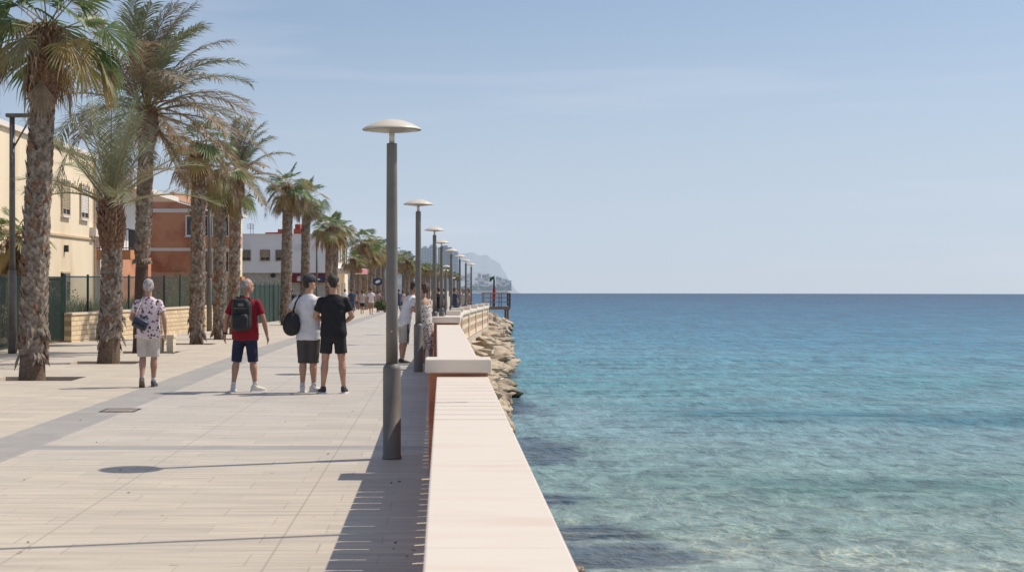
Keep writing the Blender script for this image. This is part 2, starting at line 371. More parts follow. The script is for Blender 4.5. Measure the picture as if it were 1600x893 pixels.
def person(label, X, Y, rz=0.0, H=1.75, top=None, bottom=None, skin=None, hair=None, shoe=None, sock=None, z=None, build=1.0, belly=0.0, lean=(0, 0), headyaw=0.0, headpitch=0.0, headoff=(0, 0),
           arms=None, legs=None, sleeve=.62, shirt_len=.80, short_len=.50, hairkind='short', dress=None, vox=.0135, fold=.006, group=None, sole=None, bald=False, waist=1.0):
    cv = .013 if vox < .015 else .022
    """stands facing +y in its own frame; all joints in a 1.75 m body"""
    s = H / 1.75; t = thing('person', label, 'person', (X, Y, g(Y) if z is None else z), rz, group)
    skin = skin or skin1
    S = lambda q: V((lean[0] * max(0, (q - .9)) / .6, lean[1] * max(0, (q - .9)) / .6, 0))
    arms = arms or {}; legs = legs or {}
    d_arm = {-1: ((-.255, -.02, 1.13), (-.27, .06, .89)), 1: ((.255, -.02, 1.13), (.27, .06, .89))}; d_arm.update(arms)
    d_leg = {-1: ((-.105, .02, .49), (-.12, -.01, .085), .12, 0.0), 1: ((.105, .02, .49), (.12, -.01, .085), -.12, 0.0)}; d_leg.update(legs)
    sh = {q: S(1.40) + V((q * .172 * build, 0, 1.388)) for q in (-1, 1)}
    hip = {q: V((q * .088, 0, .90)) for q in (-1, 1)}
    W = build
    mb = MB()
    torso(mb, S, [(.84, .13 * W, .09, 0), (.88, .168 * W, .118, 0), (.96, .165 * W, .115 + belly * .5, belly * .4), (1.07, .148 * W * waist, .105 + belly, belly * .8), (1.20, .158 * W, .112 + belly * .6, belly * .4), (1.32, .170 * W, .115, 0), (1.38, .160 * W, .098, -.005), (1.43, .115 * W, .078, -.005), (1.475, .066, .06, 0)])
    nk = S(1.47); hc = S(1.5) + V((headoff[0], headoff[1], 1.640))
    mb.tube([nk + V((0, -.005, 1.42)), nk.lerp(hc, .3) + V((0, 0, 1.48 * .7 - 0)) if False else V((lerp(nk.x, hc.x, .5), lerp(nk.y, hc.y, .5) - .003, 1.53)), hc - V((0, 0, .05))], [.062, .056, .054], 14)
    hr = (Matrix.Rotation(headyaw, 3, 'Z') @ Matrix.Rotation(headpitch, 3, 'X')) * 1.10
    def hp(x, y, z_): return hc + hr @ V((x, y, z_))
    mb.ell(hc + hr @ V((0, -.012, .025)), (.076, .094, .093), 18, 12, rot=hr)
    mb.ell(hp(0, .022, -.045), (.056, .064, .068), 14, 10, rot=hr)
    mb.ell(hp(0, .050, -.088), (.030, .026, .022), 10, 6, rot=hr)
    mb.tube([hp(0, .085, .018), hp(0, .108, -.022), hp(0, .088, -.034)], [.010, .016, .014], 8)
    mb.ell(hp(0, .082, .030), (.050, .014, .010), 10, 6, rot=hr); mb.ell(hp(0, .082, -.062), (.024, .012, .010), 10, 6, rot=hr)
    for q in (-1, 1): mb.ell(hp(q * .078, -.005, -.012), (.010, .018, .031), 8, 6, rot=hr)
    for q in (-1, 1):
        e, wv = V(d_arm[q][0]) , V(d_arm[q][1])
        if len(d_arm[q]) < 3: e, wv = e + S(1.13), wv + S(1.0)
        a = sh[q]; mb.tube([a - V((q * .04, 0, 0)), a, a.lerp(e, .35), a.lerp(e, .75), e], [.052, .056, .050, .043, .038], 12)
        mb.ell(a, (.050, .052, .050), 10, 8); mb.ell(e, (.039,) * 3, 10, 6)
        mb.tube([e, e.lerp(wv, .3), e.lerp(wv, .7), wv], [.038, .041, .032, .025], 12)
        # hand: palm, four fingers, thumb
        f = (wv - e).normalized(); side = f.cross(V((0, 1, 0)));
        if side.length < .2: side = f.cross(V((0, 0, 1)))
        side.normalize(); nrm = side.cross(f).normalized(); cur = V((-q, 0, 0)) if abs(f.x) < .7 else V((0, 0, -1)); cur = (cur - f * cur.dot(f)).normalized()
        wid = f.cross(cur).normalized() * (1 if q > 0 else -1)
        if wid.y < 0 and abs(f.z) > .5: wid = -wid
        pc = wv + f * .045; mb.tube([wv, wv + f * .03, wv + f * .085], [.024, .036, .038], 10, 0, .55, ref=cur.cross(f))
        for j in range(4):
            b0 = wv + f * .08 + wid * (.027 - .018 * j); ln = (.072, .082, .076, .060)[j]; d1 = (f + cur * .25).normalized(); d2 = (f + cur * .9).normalized()
            mb.tube([b0 - f * .02, b0 + d1 * ln * .5, b0 + d1 * ln * .5 + d2 * ln * .5], [.0105, .0095, .008], 6)
        b0 = wv + f * .03 + wid * .028; mb.tube([b0, b0 + (f + wid * .8).normalized() * .035, b0 + (f + wid * .8).normalized() * .035 + (f + cur * .4).normalized() * .03], [.013, .011, .009], 6)
        kn, an, toe, lift = V(d_leg[q][0]), V(d_leg[q][1]), d_leg[q][2], d_leg[q][3]
        h = hip[q]; mb.tube([h + V((0, 0, .03)), h - V((0, 0, .04)), h.lerp(kn, .4), h.lerp(kn, .8), kn], [.085, .092, .080, .062, .056], 14)
        cf = kn.lerp(an, .32); cf.y -= .016; mb.ell(kn, (.055,) * 3, 12, 8)
        mb.tube([kn, cf, kn.lerp(an, .62) - V((0, .006, 0)), an + V((0, 0, .02)), an - V((0, 0, .03))], [.053, .060, .045, .034, .036], 14)
        fd = V((-math.sin(toe) , math.cos(toe), 0)); ft = an - V((0, 0, .045)); fd = V((fd.x * math.cos(lift), fd.y * math.cos(lift), -math.sin(lift)))
        mb.tube([ft - fd * .045, ft + fd * .05, ft + fd * .14], [.032, .033, .024], 10)
    body = mb.build('body', skin, t); remesh(body, vox, 2)
    parts = [body]
    for q in (-1, 1):
        mb = MB(); mb.ell(hp(q * .028, .0815, .012), (.010, .006, .007), 8, 6, rot=hr); parts.append(mb.build('eye', eye_m, t, True))
    # hair
    if hair is not None and not bald:
        mb = MB()
        if hairkind == 'short':
            mb.ell(hc + hr @ V((0, -.020, .043)), (.0795, .094, .084), 18, 12, rot=hr); mb.ell(hp(0, -.055, -.002), (.060, .048, .064), 14, 10, rot=hr); mb.ell(hp(0, .025, .085), (.062, .062, .040), 12, 8, rot=hr)
        elif hairkind == 'long':
            mb.ell(hc + hr @ V((0, -.020, .045)), (.085, .098, .090), 18, 12, rot=hr); mb.ell(hp(0, -.06, -.05), (.075, .055, .12), 14, 10, rot=hr); mb.ell(hp(0, -.065, -.13), (.06, .04, .09), 14, 10, rot=hr)
        elif hairkind == 'curly':
            rn = random.Random(3)
            for _ in range(46):
                d = V((rn.gauss(0, 1), rn.gauss(0, 1) - .5, rn.gauss(0, 1) + .35)).normalized(); 
                if d.y > .45 and d.z < .5: continue
                mb.ell(hc + hr @ (V((0, -.03, .04)) + V((d.x * .085, d.y * .095, d.z * .10))), (.034,) * 3, 8, 6)
            mb.ell(hc + hr @ V((0, -.03, .045)), (.08, .09, .09), 14, 10, rot=hr); mb.ell(hp(0, -.10, .02), (.06, .05, .06), 12, 8)
        elif hairkind == 'fringe':     # hair only round the sides of a balding head
            mb.ell(hp(0, -.040, .012), (.080, .070, .060), 18, 10, rot=hr); mb.ell(hp(0, -.03, .055), (.070, .074, .055), 18, 10, rot=hr)
        o = mb.build('hair', hair, t); remesh(o, .011 if vox < .015 else .02, 1, .006 if hairkind != 'curly' else .008, 34); parts.append(o)
    # shirt
    if top is not None:
        mb = MB(); e_ = .017
        lo = shirt_len
        rings = [(lo, .172 * W + e_, .128 + belly * .6, belly * .3), (.90, .176 * W + e_, .130 + belly * .6, belly * .35), (.97, .170 * W + e_, .124 + belly * .9, belly * .5), (1.07, .160 * W * (waist + 1) / 2 + e_, .116 + belly * 1.05, belly * .8), (1.20, .160 * W + e_, .120 + belly * .7, belly * .4), (1.32, .172 * W + e_, .122, 0), (1.385, .162 * W + .010, .104, -.005), (1.435, .118 * W + .012, .084, -.005), (1.484, .070, .066, -.002)]
        if lo > .88: rings = [rings[0]] + rings[2:]
        torso(mb, S, rings)
        for q in (-1, 1):
            e = V(d_arm[q][0]); wv = V(d_arm[q][1])
            if len(d_arm[q]) < 3: e, wv = e + S(1.13), wv + S(1.0)
            a = sh[q]; f = a.lerp(e, sleeve) if sleeve <= 1 else e
            mb.tube([a - V((q * .06, 0, 0)), a + V((0, 0, .004)), a.lerp(e, sleeve * .6), f], [.056, .060, .063, .066], 14)
            mb.ell(a + V((0, 0, .002)), (.060, .062, .054), 10, 8)
        o = mb.build('shirt', top, t); remesh(o, vox, 3, fold * .45, 13); 
        for v in o.data.vertices:
            w_ = math.sin(v.co.z * 30 + 10 * abs(v.co.x) + 5 * noise.noise(V((v.co.x * 5, v.co.z * 4, X)))) * max(0, noise.noise(V((v.co.x * 4 + X, v.co.z * 5, 2))) + .25)
            v.co.y += .009 * w_
            v.co.y += .0075 * noise.noise(V((v.co.x * 9, v.co.z * 16, 3 + X))); v.co.x += .0045 * noise.noise(V((v.co.y * 9, v.co.z * 14, 7 + X)))
            if v.co.z < lo + .02: v.co.z += .012 * noise.noise(V((v.co.x * 12, v.co.y * 12, X)))
        parts.append(o)
    # shorts or trousers
    if bottom is not None:
        mb = MB()
        torso(mb, S, [(.775, .12 * W, .085, 0), (.80, .160 * W, .114, 0), (.84, .172 * W, .122, 0), (.90, .174 * W, .124, 0), (.94, .165 * W, .112 + belly * .4, belly * .3), (.95, .15 * W, .10, 0)])
        for q in (-1, 1):
            kn, an = V(d_leg[q][0]), V(d_leg[q][1]); h = hip[q]
            if short_len > .12: 
                f = (h.z - short_len) / (h.z - kn.z); e = h.lerp(kn, f) if f <= 1 else kn.lerp(an, (kn.z - short_len) / (kn.z - an.z))
                mb.tube([h + V((0, 0, .03)), h - V((0, 0, .05)), h.lerp(kn, min(f, 1) * .5), h.lerp(kn, min(f, 1)) if f <= 1 else kn, e], [.092, .100, .095, .094 if f <= 1 else .085, .096 if f <= 1 else .085], 14)
            else:
                mb.tube([h + V((0, 0, .03)), h - V((0, 0, .05)), h.lerp(kn, .5), kn, kn.lerp(an, .5), an + V((0, 0, .02))], [.092, .100, .090, .074, .066, .062], 14)
        o = mb.build('shorts' if short_len > .12 else 'trousers', bottom, t); remesh(o, vox, 2, .0035, 12); parts.append(o)
    if dress is not None:
        mb = MB(); rr = [(.34, .23, .20, 0), (.5, .215, .185, 0), (.7, .20, .165, 0), (.88, .188, .145, 0), (1.0, .165, .125, 0), (1.1, .148, .115, 0), (1.22, .160, .122, 0), (1.31, .155, .118, 0), (1.36, .12, .10, 0)]
        torso(mb, S, rr, 28)
        for q in (-1, 1): mb.tube([S(1.34) + V((q * .09, -.09, 1.33)), S(1.45) + V((q * .10, -.05, 1.43)), S(1.45) + V((q * .10, .03, 1.45)), S(1.34) + V((q * .09, .09, 1.34))], .014, 6)
        o = mb.build('dress', dress, t)
        o2 = remesh(o, vox, 2, .004, 10)
        for v in o.data.vertices:
            k = max(0, (1.0 - v.co.z)); a = math.atan2(v.co.y, v.co.x); r = 1 + k * .10 * math.sin(a * 9 + v.co.z * 2); v.co.x = S(v.co.z).x + (v.co.x - S(v.co.z).x) * r; v.co.y *= r
        parts.append(o)
    for q in (-1, 1):
        kn, an, toe, lift = V(d_leg[q][0]), V(d_leg[q][1]), d_leg[q][2], d_leg[q][3]
        fd = V((-math.sin(toe) * math.cos(lift), math.cos(toe) * math.cos(lift), -math.sin(lift))); sd_ = V((math.cos(toe), math.sin(toe), 0)); up = sd_.cross(fd).normalized()
        if shoe is not None:
            o0 = an - up * .045
            def sp(y_, z_, w_): return o0 + fd * y_ + up * z_, w_
            mb = MB(); rr = []
            for y_, w_, zt in ((-.072, .022, .03), (-.060, .036, .062), (-.01, .042, .068), (.05, .045, .048), (.11, .048, .028), (.155, .042, .014), (.182, .020, .004)):
                rr.append([o0 + fd * y_ + sd_ * w_ * math.cos(a) + up * (lerp(-.030, zt, (math.sin(a) + 1) / 2)) for a in [2 * PI * k / 14 for k in range(14)]])
            mb.rings(rr); mb.tube([an - up * .02 - fd * .012, an + up * .022 - fd * .014], [.043, .044], 12)
            so_ = mb.build('shoe', shoe, t); remesh(so_, .010 if vox < .015 else .018, 1); parts.append(so_)
            mb = MB(); out = []
            for y_, w_ in ((-.082, .018), (-.072, .036), (-.02, .041), (.05, .046), (.11, .050), (.160, .043), (.188, .018)): out.append((y_, w_))
            top_ = [o0 + fd * y_ + sd_ * w_ - up * .020 for y_, w_ in out] + [o0 + fd * y_ - sd_ * w_ - up * .020 for y_, w_ in reversed(out)]
            bot = [p - up * .022 for p in top_]; mb.rings([bot, top_]); fixn(mb.build('sole', sole or white_paint, so_))
        if sock is not None: mb = MB(); mb.tube([an - V((0, 0, .02)), an.lerp(kn, .13), an.lerp(kn, .16)], [.039, .0405, .040], 14); parts.append(mb.build('sock', sock, t, True))
    t.scale = (s, s, s)
    t['_hc'] = 0; del t['_hc']
    return t, S, hp, hr, hc

# patterned fabrics -------------------------------------------------
def pattern_mat(name, base, spots, scale, thr, c2=None):
    m = mat(name, base, tuple(x * .9 for x in base), .9, 5, .1, 100); nt = m.node_tree; N = nt.nodes; L = nt.links; b = N['Principled BSDF']
    tc = N.new('ShaderNodeTexCoord'); v = N.new('ShaderNodeTexVoronoi'); v.inputs['Scale'].default_value = scale; v.inputs['Randomness'].default_value = 1
    nz = N.new('ShaderNodeTexNoise'); nz.inputs['Scale'].default_value = scale * .8; va = N.new('ShaderNodeVectorMath'); va.operation = 'SCALE'; va.inputs['Scale'].default_value = .05
    L.new(tc.outputs['Object'], nz.inputs['Vector']); L.new(nz.outputs['Color'], va.inputs[0]); vb = N.new('ShaderNodeVectorMath'); L.new(tc.outputs['Object'], vb.inputs[0]); L.new(va.outputs[0], vb.inputs[1]); L.new(vb.outputs[0], v.inputs['Vector'])
    mr = N.new('ShaderNodeMapRange'); mr.inputs[1].default_value = thr; mr.inputs[2].default_value = thr + .06; mr.inputs[3].default_value = 1; mr.inputs[4].default_value = 0; L.new(v.outputs['Distance'], mr.inputs[0])
    cr = N.new('ShaderNodeValToRGB'); cr.color_ramp.interpolation = 'CONSTANT'; e = cr.color_ramp.elements; e[0].color = (*spots[0], 1); e[1].position = .55; e[1].color = (*spots[1], 1); L.new(v.outputs['Color'], cr.inputs[0])
    mx = N.new('ShaderNodeMix'); mx.data_type = 'RGBA'; src = b.inputs['Base Color'].links[0].from_socket
    L.new(mr.outputs[0], mx.inputs['Factor']); L.new(src, mx.inputs['A']); L.new(cr.outputs[0], mx.inputs['B']); L.new(mx.outputs['Result'], b.inputs['Base Color']); return m
floral = pattern_mat('floral_shirt_fabric', (.74, .62, .62), [(.07, .035, .06), (.30, .13, .20)], 17, .36)
dressf = pattern_mat('patterned_dress_fabric', (.66, .60, .54), [(.06, .05, .05), (.30, .24, .20)], 24, .38)
white_c = clothmat('white_cotton', (.80, .77, .78)); black_c = clothmat('black_cotton', (.012, .012, .014), (.02, .02, .023)); red_c = clothmat('red_cotton', (.27, .010, .022), (.21, .008, .017))
beige_c = clothmat('beige_cotton', (.62, .56, .50)); navy_c = clothmat('navy_cotton', (.022, .027, .060)); charcoal_c = clothmat('charcoal_cotton', (.085, .075, .068)); khaki_c = clothmat('khaki_cotton', (.34, .24, .16)); lgrey_c = clothmat('light_grey_cotton', (.50, .46, .42))
blue_c = clothmat('blue_cotton', (.05, .08, .15)); pink_c = clothmat('faded_pink_cotton', (.48, .32, .28))
shoe_w = mat('white_shoe', (.72, .68, .62), (.64, .60, .54), .6, 10); shoe_k = mat('black_shoe', (.02, .02, .024), (.05, .05, .055), .6, 14); shoe_n = mat('dark_grey_shoe', (.06, .06, .075), (.12, .12, .14), .6, 14)
sock_w = mat('white_sock', (.70, .68, .65)); leather = mat('black_nylon', (.010, .010, .012), (.018, .018, .020), .65, 10, .3, 60); navyleather = mat('navy_leather', (.025, .035, .06), (.035, .045, .075), .4, 8)
cap_k = mat('dark_cap_cloth', (.03, .03, .035), (.05, .05, .055), .8, 12)
# man in floral shirt
tA, S, hp, hr, hc = person('white-haired man in floral shirt and pale shorts walking with navy crossbody bag', X_(232, 25.9), 25.9, 0.05, 1.72, floral, beige_c, skin1, hair_white, shoe_n, sock_w, belly=.015, build=1.02,
    arms={-1: ((-.285, .02, 1.13), (-.17, .17, 1.05)), 1: ((.265, -.06, 1.13), (.275, .0, .88))},
    legs={-1: ((-.095, .03, .50), (-.085, -.16, .13), .05, .75), 1: ((.085, .05, .49), (.075, .06, .085), -.08, 0)}, short_len=.50, headyaw=0.0, sole=rubber)
def strap(name, pts, mt, par, r=.012, n=6): mb = MB(); mb.tube(pts, r, n); o = mb.build(name, mt, par, True); return o
def world_to(t, o):   # bag travels with its own root but is modelled in the wearer's frame
    o.location = t.location; o.rotation_euler = t.rotation_euler; o.scale = t.scale
bag = thing('crossbody_bag', 'small navy crossbody bag at the hip of the man in floral shirt', 'bag'); world_to(tA, bag)
mb = MB(); mb.box(-.125, .125, -.055, .055, -.085, .085, 0, .035, mtx=Matrix.Translation((-.115, -.175, 1.045)) @ Matrix.Rotation(.45, 4, 'Y')); mb.build('pouch', navyleather, bag, True)
mb = MB(); mb.box(-.10, .10, -.065, -.055, -.03, .0, 0, .004, mtx=Matrix.Translation((-.115, -.175, 1.045)) @ Matrix.Rotation(.45, 4, 'Y')); mb.build('zip_pocket', leather, bag)
strap('strap', [(-.19, -.16, 1.12), (-.165, -.155, 1.25), (-.11, -.13, 1.38), (-.078, -.07, 1.478), (-.05, .05, 1.48)], white_trim, bag, .010)
# man in red with backpack
tB, S, hp, hr, hc = person('grey-haired man in red shirt and navy shorts wearing a black backpack', X_(383, 24.85), 24.85, -.10, 1.735, red_c, navy_c, skin1, mat('grey_hair', (.42, .38, .34), (.24, .21, .19), .8, 26, .8, 90), shoe_w, sock_w, build=1.12, belly=.05,
    headyaw=-.85, hairkind='fringe', arms={-1: ((-.30, .0, 1.13), (-.335, .06, .88)), 1: ((.295, .0, 1.13), (.335, .07, .87))},
    legs={-1: ((-.14, .02, .49), (-.185, -.01, .085), .25, 0), 1: ((.12, .02, .49), (.165, -.01, .085), -.9, 0)}, short_len=.46, sleeve=.70, headoff=(.03, .02))
mb = MB(); mb.lathe([(.04, -.006), (.041, 0), (.041, .014), (.036, .022)], 14, (-.332, .055, .90)); mb.build('watch', leather, tB, True)
bp_ = thing('backpack', 'bulky black backpack on the back of the man in red', 'backpack'); world_to(tB, bp_)
mb = MB(); mb.box(-.155, .155, -.34, -.145, .95, 1.43, 0, .075); mb.box(-.12, .12, -.41, -.30, .97, 1.22, 0, .05); mb.box(-.13, .13, -.36, -.20, 1.28, 1.46, 0, .06); o = mb.build('bag_body', leather, bp_); remesh(o, .011, 3, .006, 11)
mb = MB(); mb.box(.02, .125, -.425, -.395, .99, 1.17, 0, .012); mb.build('side_pocket', leather, bp_)
mb = MB(); mb.box(-.10, .10, -.372, -.362, 1.30, 1.312); mb.build('zip', polemetal, bp_); mb = MB(); mb.box(-.03, .06, -.376, -.368, 1.335, 1.385, 0, .003); mb.build('badge', polemetal, bp_)
for q in (-1, 1): strap('strap', [(q * .10, -.17, 1.38), (q * .105, -.08, 1.465), (q * .105, .05, 1.455), (q * .12, .14, 1.36), (q * .15, .15, 1.2)], leather, bp_, .022, 8)
strap('handle', [(-.04, -.2, 1.455), (-.03, -.2, 1.495), (.03, -.2, 1.495), (.04, -.2, 1.455)], leather, bp_, .009)
# man in white with cap and shoulder bag
tC, S, hp, hr, hc = person('man in plain white t-shirt, dark cap and charcoal shorts beside the man in black', X_(482, 24.6), 24.6, -.12, 1.785, white_c, charcoal_c, skin2, hair_dark, shoe_w, sock_w, build=1.0, headyaw=-.75, headoff=(.02, .02),
    arms={-1: ((-.33, .12, 1.19), (-.36, .33, 1.22)), 1: ((.27, .02, 1.13), (.16, .22, 1.10))}, legs={-1: ((-.085, .02, .49), (-.09, 0, .085), .1, 0), 1: ((.07, .02, .49), (.085, 0, .085), -1.0, 0)}, short_len=.44, shirt_len=.79)
mb = MB(); mb.ell(hc + hr @ V((0, -.012, .055)), (.088, .102, .082), 18, 12, rot=hr); cc = mb.build('cap', cap_k, tC, True)
mb = MB(); mb.box(-.068, .068, .07, .165, .040, .050, 0, .004, mtx=Matrix.Translation(hc) @ hr.to_4x4()); mb.build('visor', cap_k, cc)
bag = thing('shoulder_bag', 'large black soft bag hanging from the left shoulder of the man in white', 'bag'); world_to(tC, bag)
mb = MB(); mb.ell((-.235, -.13, 1.04), (.125, .085, .185), 18, 14, rot=Matrix.Rotation(.12, 3, 'Y')); mb.ell((-.23, -.12, 1.0), (.14, .09, .15), 18, 12); o = mb.build('bag_body', leather, bag); remesh(o, .012, 3, .010, 8)
strap('strap', [(-.22, -.12, 1.18), (-.17, -.12, 1.36), (-.125, -.03, 1.465), (-.13, .06, 1.43), (-.25, .06, 1.2), (-.27, -.05, 1.12)], leather, bag, .014, 8)
# man in black
tD, S, hp, hr, hc = person('dark-haired man in black t-shirt and short black shorts seen from behind', X_(521, 24.4), 24.4, .02, 1.785, black_c, mat('black_shorts_cloth', (.016, .016, .018), (.03, .03, .033), .9, 5), skin2, hair_dark, shoe_k, None, build=1.06,
    arms={-1: ((-.27, .03, 1.14), (-.10, .22, 1.10)), 1: ((.28, .02, 1.15), (.17, .22, 1.06))}, legs={-1: ((-.125, .02, .49), (-.155, 0, .085), .35, 0), 1: ((.125, .02, .49), (.155, 0, .085), -.15, 0)}, short_len=.60, shirt_len=.84, sleeve=.66, headpitch=-.12)
# the couple at the wall
tE, S, hp, hr, hc = person('man in white t-shirt and striped grey shorts leaning towards the woman in the dress', X_(631, 33.3), 33.3, -1.05, 1.68, white_c, lgrey_c, skin1, hair_dark, shoe_k, None, lean=(0, .20), headoff=(0, .07), headpitch=-.35,
    arms={-1: ((-.21, .12, 1.17), (-.06, .36, 1.16)), 1: ((.23, .10, 1.14), (.12, .36, 1.12))}, legs={-1: ((-.10, .02, .49), (-.11, 0, .085), .0, 0), 1: ((.11, -.02, .49), (.13, -.10, .085), -.1, 0)}, short_len=.44, shirt_len=.80)
for q in (-1, 1): strap('side_stripe', [(q * .185, .0, .86), (q * .19, .0, .7), (q * .188, .0, .55), (q * .185, .0, .48)], black_c, tE, .020, 6)
tF, S, hp, hr, hc = person('woman with curly brown hair in a pale patterned dress leaning on the man', X_(667, 33.0), 33.0, .75, 1.63, None, None, skin1, hair_brown, mat('tan_sandal', (.35, .22, .13)), None, lean=(-.02, .10), build=.90, hairkind='curly', dress=dressf, waist=.9,
    arms={-1: ((-.22, .10, 1.18), (-.12, .32, 1.22)), 1: ((.23, .10, 1.17), (.12, .33, 1.2))}, headpitch=-.15)
# people further along ------------------------------------------------
walkL = {-1: ((-.09, .10, .50), (-.08, .14, .085), .0, 0), 1: ((.09, .02, .50), (.08, -.22, .13), .0, .6)}
kw = dict(vox=.023, fold=.004)
WK = 'walkers on the promenade beyond'
def far_p(label, px, Y, *a, **k):
    k.update(kw); return person(label, X_(px, Y), Y, *a, **k)[0]
p1 = far_p('distant man in white t-shirt and tan shorts walking away', 580, 108, 0, 1.76, white_c, khaki_c, skin1, hair_dark, shoe_k, None, legs=walkL, short_len=.42, group=WK)
p2 = far_p('distant woman in grey top and navy skirt-like shorts walking away', 566, 112, 0, 1.68, lgrey_c, navy_c, skin1, hair_brown, shoe_k, None, legs=walkL, short_len=.55, hairkind='long', group=WK)
p3 = far_p('distant person in dark blue top and jeans at the left of the walkers', 550, 104, 0, 1.72, blue_c, blue_c, skin1, hair_dark, shoe_w, None, legs=walkL, short_len=.1, group=WK)
p4 = far_p('distant woman in faded pink top and dark shorts, rightmost of the walkers', 590.5, 122, 0, 1.70, pink_c, charcoal_c, skin1, hair_brown, shoe_k, None, legs=walkL, short_len=.5, hairkind='long', group=WK)
p5 = far_p('person in black top behind the palm, left of the man in white', 456, 83, .3, 1.66, black_c, charcoal_c, skin1, hair_brown, shoe_k, None, short_len=.1, build=1.1)
p6 = far_p('person in black standing among those behind the far wall, nearest of them', 685, 71, .4, 1.66, black_c, blue_c, skin1, hair_dark, shoe_k, None, short_len=.1)
CP = []
def cp(src, label, px, Y, rz=0.0, s=1.0, grp=WK):
    c = copy_tree(src); c.location = (X_(px, Y), Y, g(Y)); c.rotation_euler.z = rz; c.scale = tuple(v * s for v in src.scale); c['label'] = label
    if grp: c['group'] = grp
    elif 'group' in c: del c['group']
    return c
cp(p1, 'distant person in white just right of the shoulder of the man in black', 539, 128, .4)
cp(p2, 'distant woman in grey between two groups of walkers', 558.5, 140, .2, .98)
cp(p5, 'distant figure in dark clothes beyond the walkers', 575, 150, 0, 1.0); cp(p3, 'smallest distant walker in blue left of the nearest lamp', 594.5, 160, 0, 1.0)
PB = 'people standing behind the far curved wall'
cp(p6, 'dark-clothed person behind the wall left of the fifth lamp post', 691.5, 76, 1.2, 1.0, PB); cp(p3, 'person in dark blue behind the wall just right of the fifth lamp post', 711, 80, -1.0, .98, PB)
cp(p6, 'dark-clothed person standing close to the sixth lamp post', 714.5, 86, 2.2, 1.0, PB); cp(p2, 'woman in pale top beside the seventh lamp post', 723, 90, 2.6, .98, PB); cp(p5, 'dark-clothed person between the seventh and eighth lamp posts', 724.5, 96, .8, 1.0, PB)
cp(p4, 'woman in faded pink top just left of the eighth lamp post', 731.5, 98, 2, 1.0, PB)
cp(p3, 'distant person in blue seen between the two nearest lamp posts', 623, 118, .3, 1.0, None); cp(p4, 'distant person in pink right of the nearest lamp post', 629, 126, .3, 1.0, None)
# ------------------------------------------------------------------ ground, paving, quay
def strip(mb, ys, xl, xr, z, mi=0):
    vs = []; fs = []
    for y in ys: vs += [(xl(y), y, z(y)), (xr(y), y, z(y))]
    for i in range(len(ys) - 1): fs.append((2 * i, 2 * i + 1, 2 * i + 3, 2 * i + 2))
    mb.add(vs, fs, mi)
def poly(pts):
    def f(y):
        if y <= pts[0][0]: return pts[0][1]
        for (a, xa), (b, xb) in zip(pts, pts[1:]):
            if y <= b: return lerp(xa, xb, (y - a) / (b - a))
        return pts[-1][1]
    return f
XW = poly([(-5, .165), (14, .165), (22, .15), (31, .09), (36, .16), (41, .27), (48, .42), (58, 1.0), (70, 1.78), (76, 2.15)])
XR = poly([(-5, .2), (14, .2), (22, .18), (31, .12), (41, .3), (48, .45), (58, 1.02), (70, 1.8), (78, 2.0), (95, 2.45), (122, 2.95), (124, 2.3), (150, 2.7), (220, 3.9), (300, 4.4), (500, 5.0)])
yy = [-6, 5, 14, 22, 31, 36, 41, 48, 58, 70, 82, 95, 110, 122, 124, 150, 185, 220, 300, 500]
PITX = (-7.85, -6.4)
palm_Y = [28.1, 33.7, 38.6, 44.7, 49.4, 55.6, 71.6, 81.8]
FX = poly([(-6, -11.0), (47, -11.0), (62, -9.07), (85, -8.6), (110, -8.6), (126, -8.4), (150, -10), (500, -20)])
mb = MB()
strip(mb, yy, lambda y: PITX[1], XR, g)
ys2 = sorted(set(yy + [47, 62, 85]))
strip(mb, ys2, lambda y: FX(y) - 0.15, lambda y: PITX[0], g)
prev = -6
for Y in palm_Y + [None]:
    a, b = (Y - 0.6, Y + 0.6) if Y else (500, None)
    ys = sorted(set([prev, a] + [y for y in ys2 if prev < y < a]))
    strip(mb, ys, lambda y: PITX[0], lambda y: PITX[1], g)
    if Y: prev = b
for Y in palm_Y:      # stone sides of the planting pits
    z = g(Y); a, b = Y - .6, Y + .6
    for q in (((PITX[0], b), (PITX[1], b)), ((PITX[0], a), (PITX[0], b)), ((PITX[1], b), (PITX[1], a)), ((PITX[1], a), (PITX[0], a))):
        mb.add([(q[0][0], q[0][1], g(q[0][1])), (q[1][0], q[1][1], g(q[1][1])), (q[1][0], q[1][1], z - .13), (q[0][0], q[0][1], z - .13)], [(0, 1, 2, 3)])
tag(mb.build('pavement', paving), kind='structure')
mb = MB()
for Y in palm_Y:
    n = 8; vs = []; fs = []; rnd = random.Random(Y)
    for j in range(n + 1):
        for i in range(n + 1): vs.append((lerp(*PITX, i / n), lerp(Y - .6, Y + .6, j / n), g(Y) - 0.095 + rnd.uniform(-.015, .02)))
    for j in range(n):
        for i in range(n): a = j * (n + 1) + i; fs.append((a, a + 1, a + n + 2, a + n + 1))
    mb.add(vs, fs)
tag(mb.build('soil', soil), kind='structure')
ground_m = mat('dry_ground', (0.32, 0.25, 0.15), (0.22, 0.19, 0.10), 1, 0.8, 0.5, 6, coord='World')
mb = MB()
strip(mb, [-60, 0, 40, 80, 130, 220, 500, 900], lambda y: -400, poly([(0, -2), (122, -2), (220, 3.9), (500, 5.0), (900, 9)]), lambda y: g(y) - 0.16 - max(0, y - 220) ** 2 / 240000)
tag(mb.build('ground', ground_m), kind='structure')
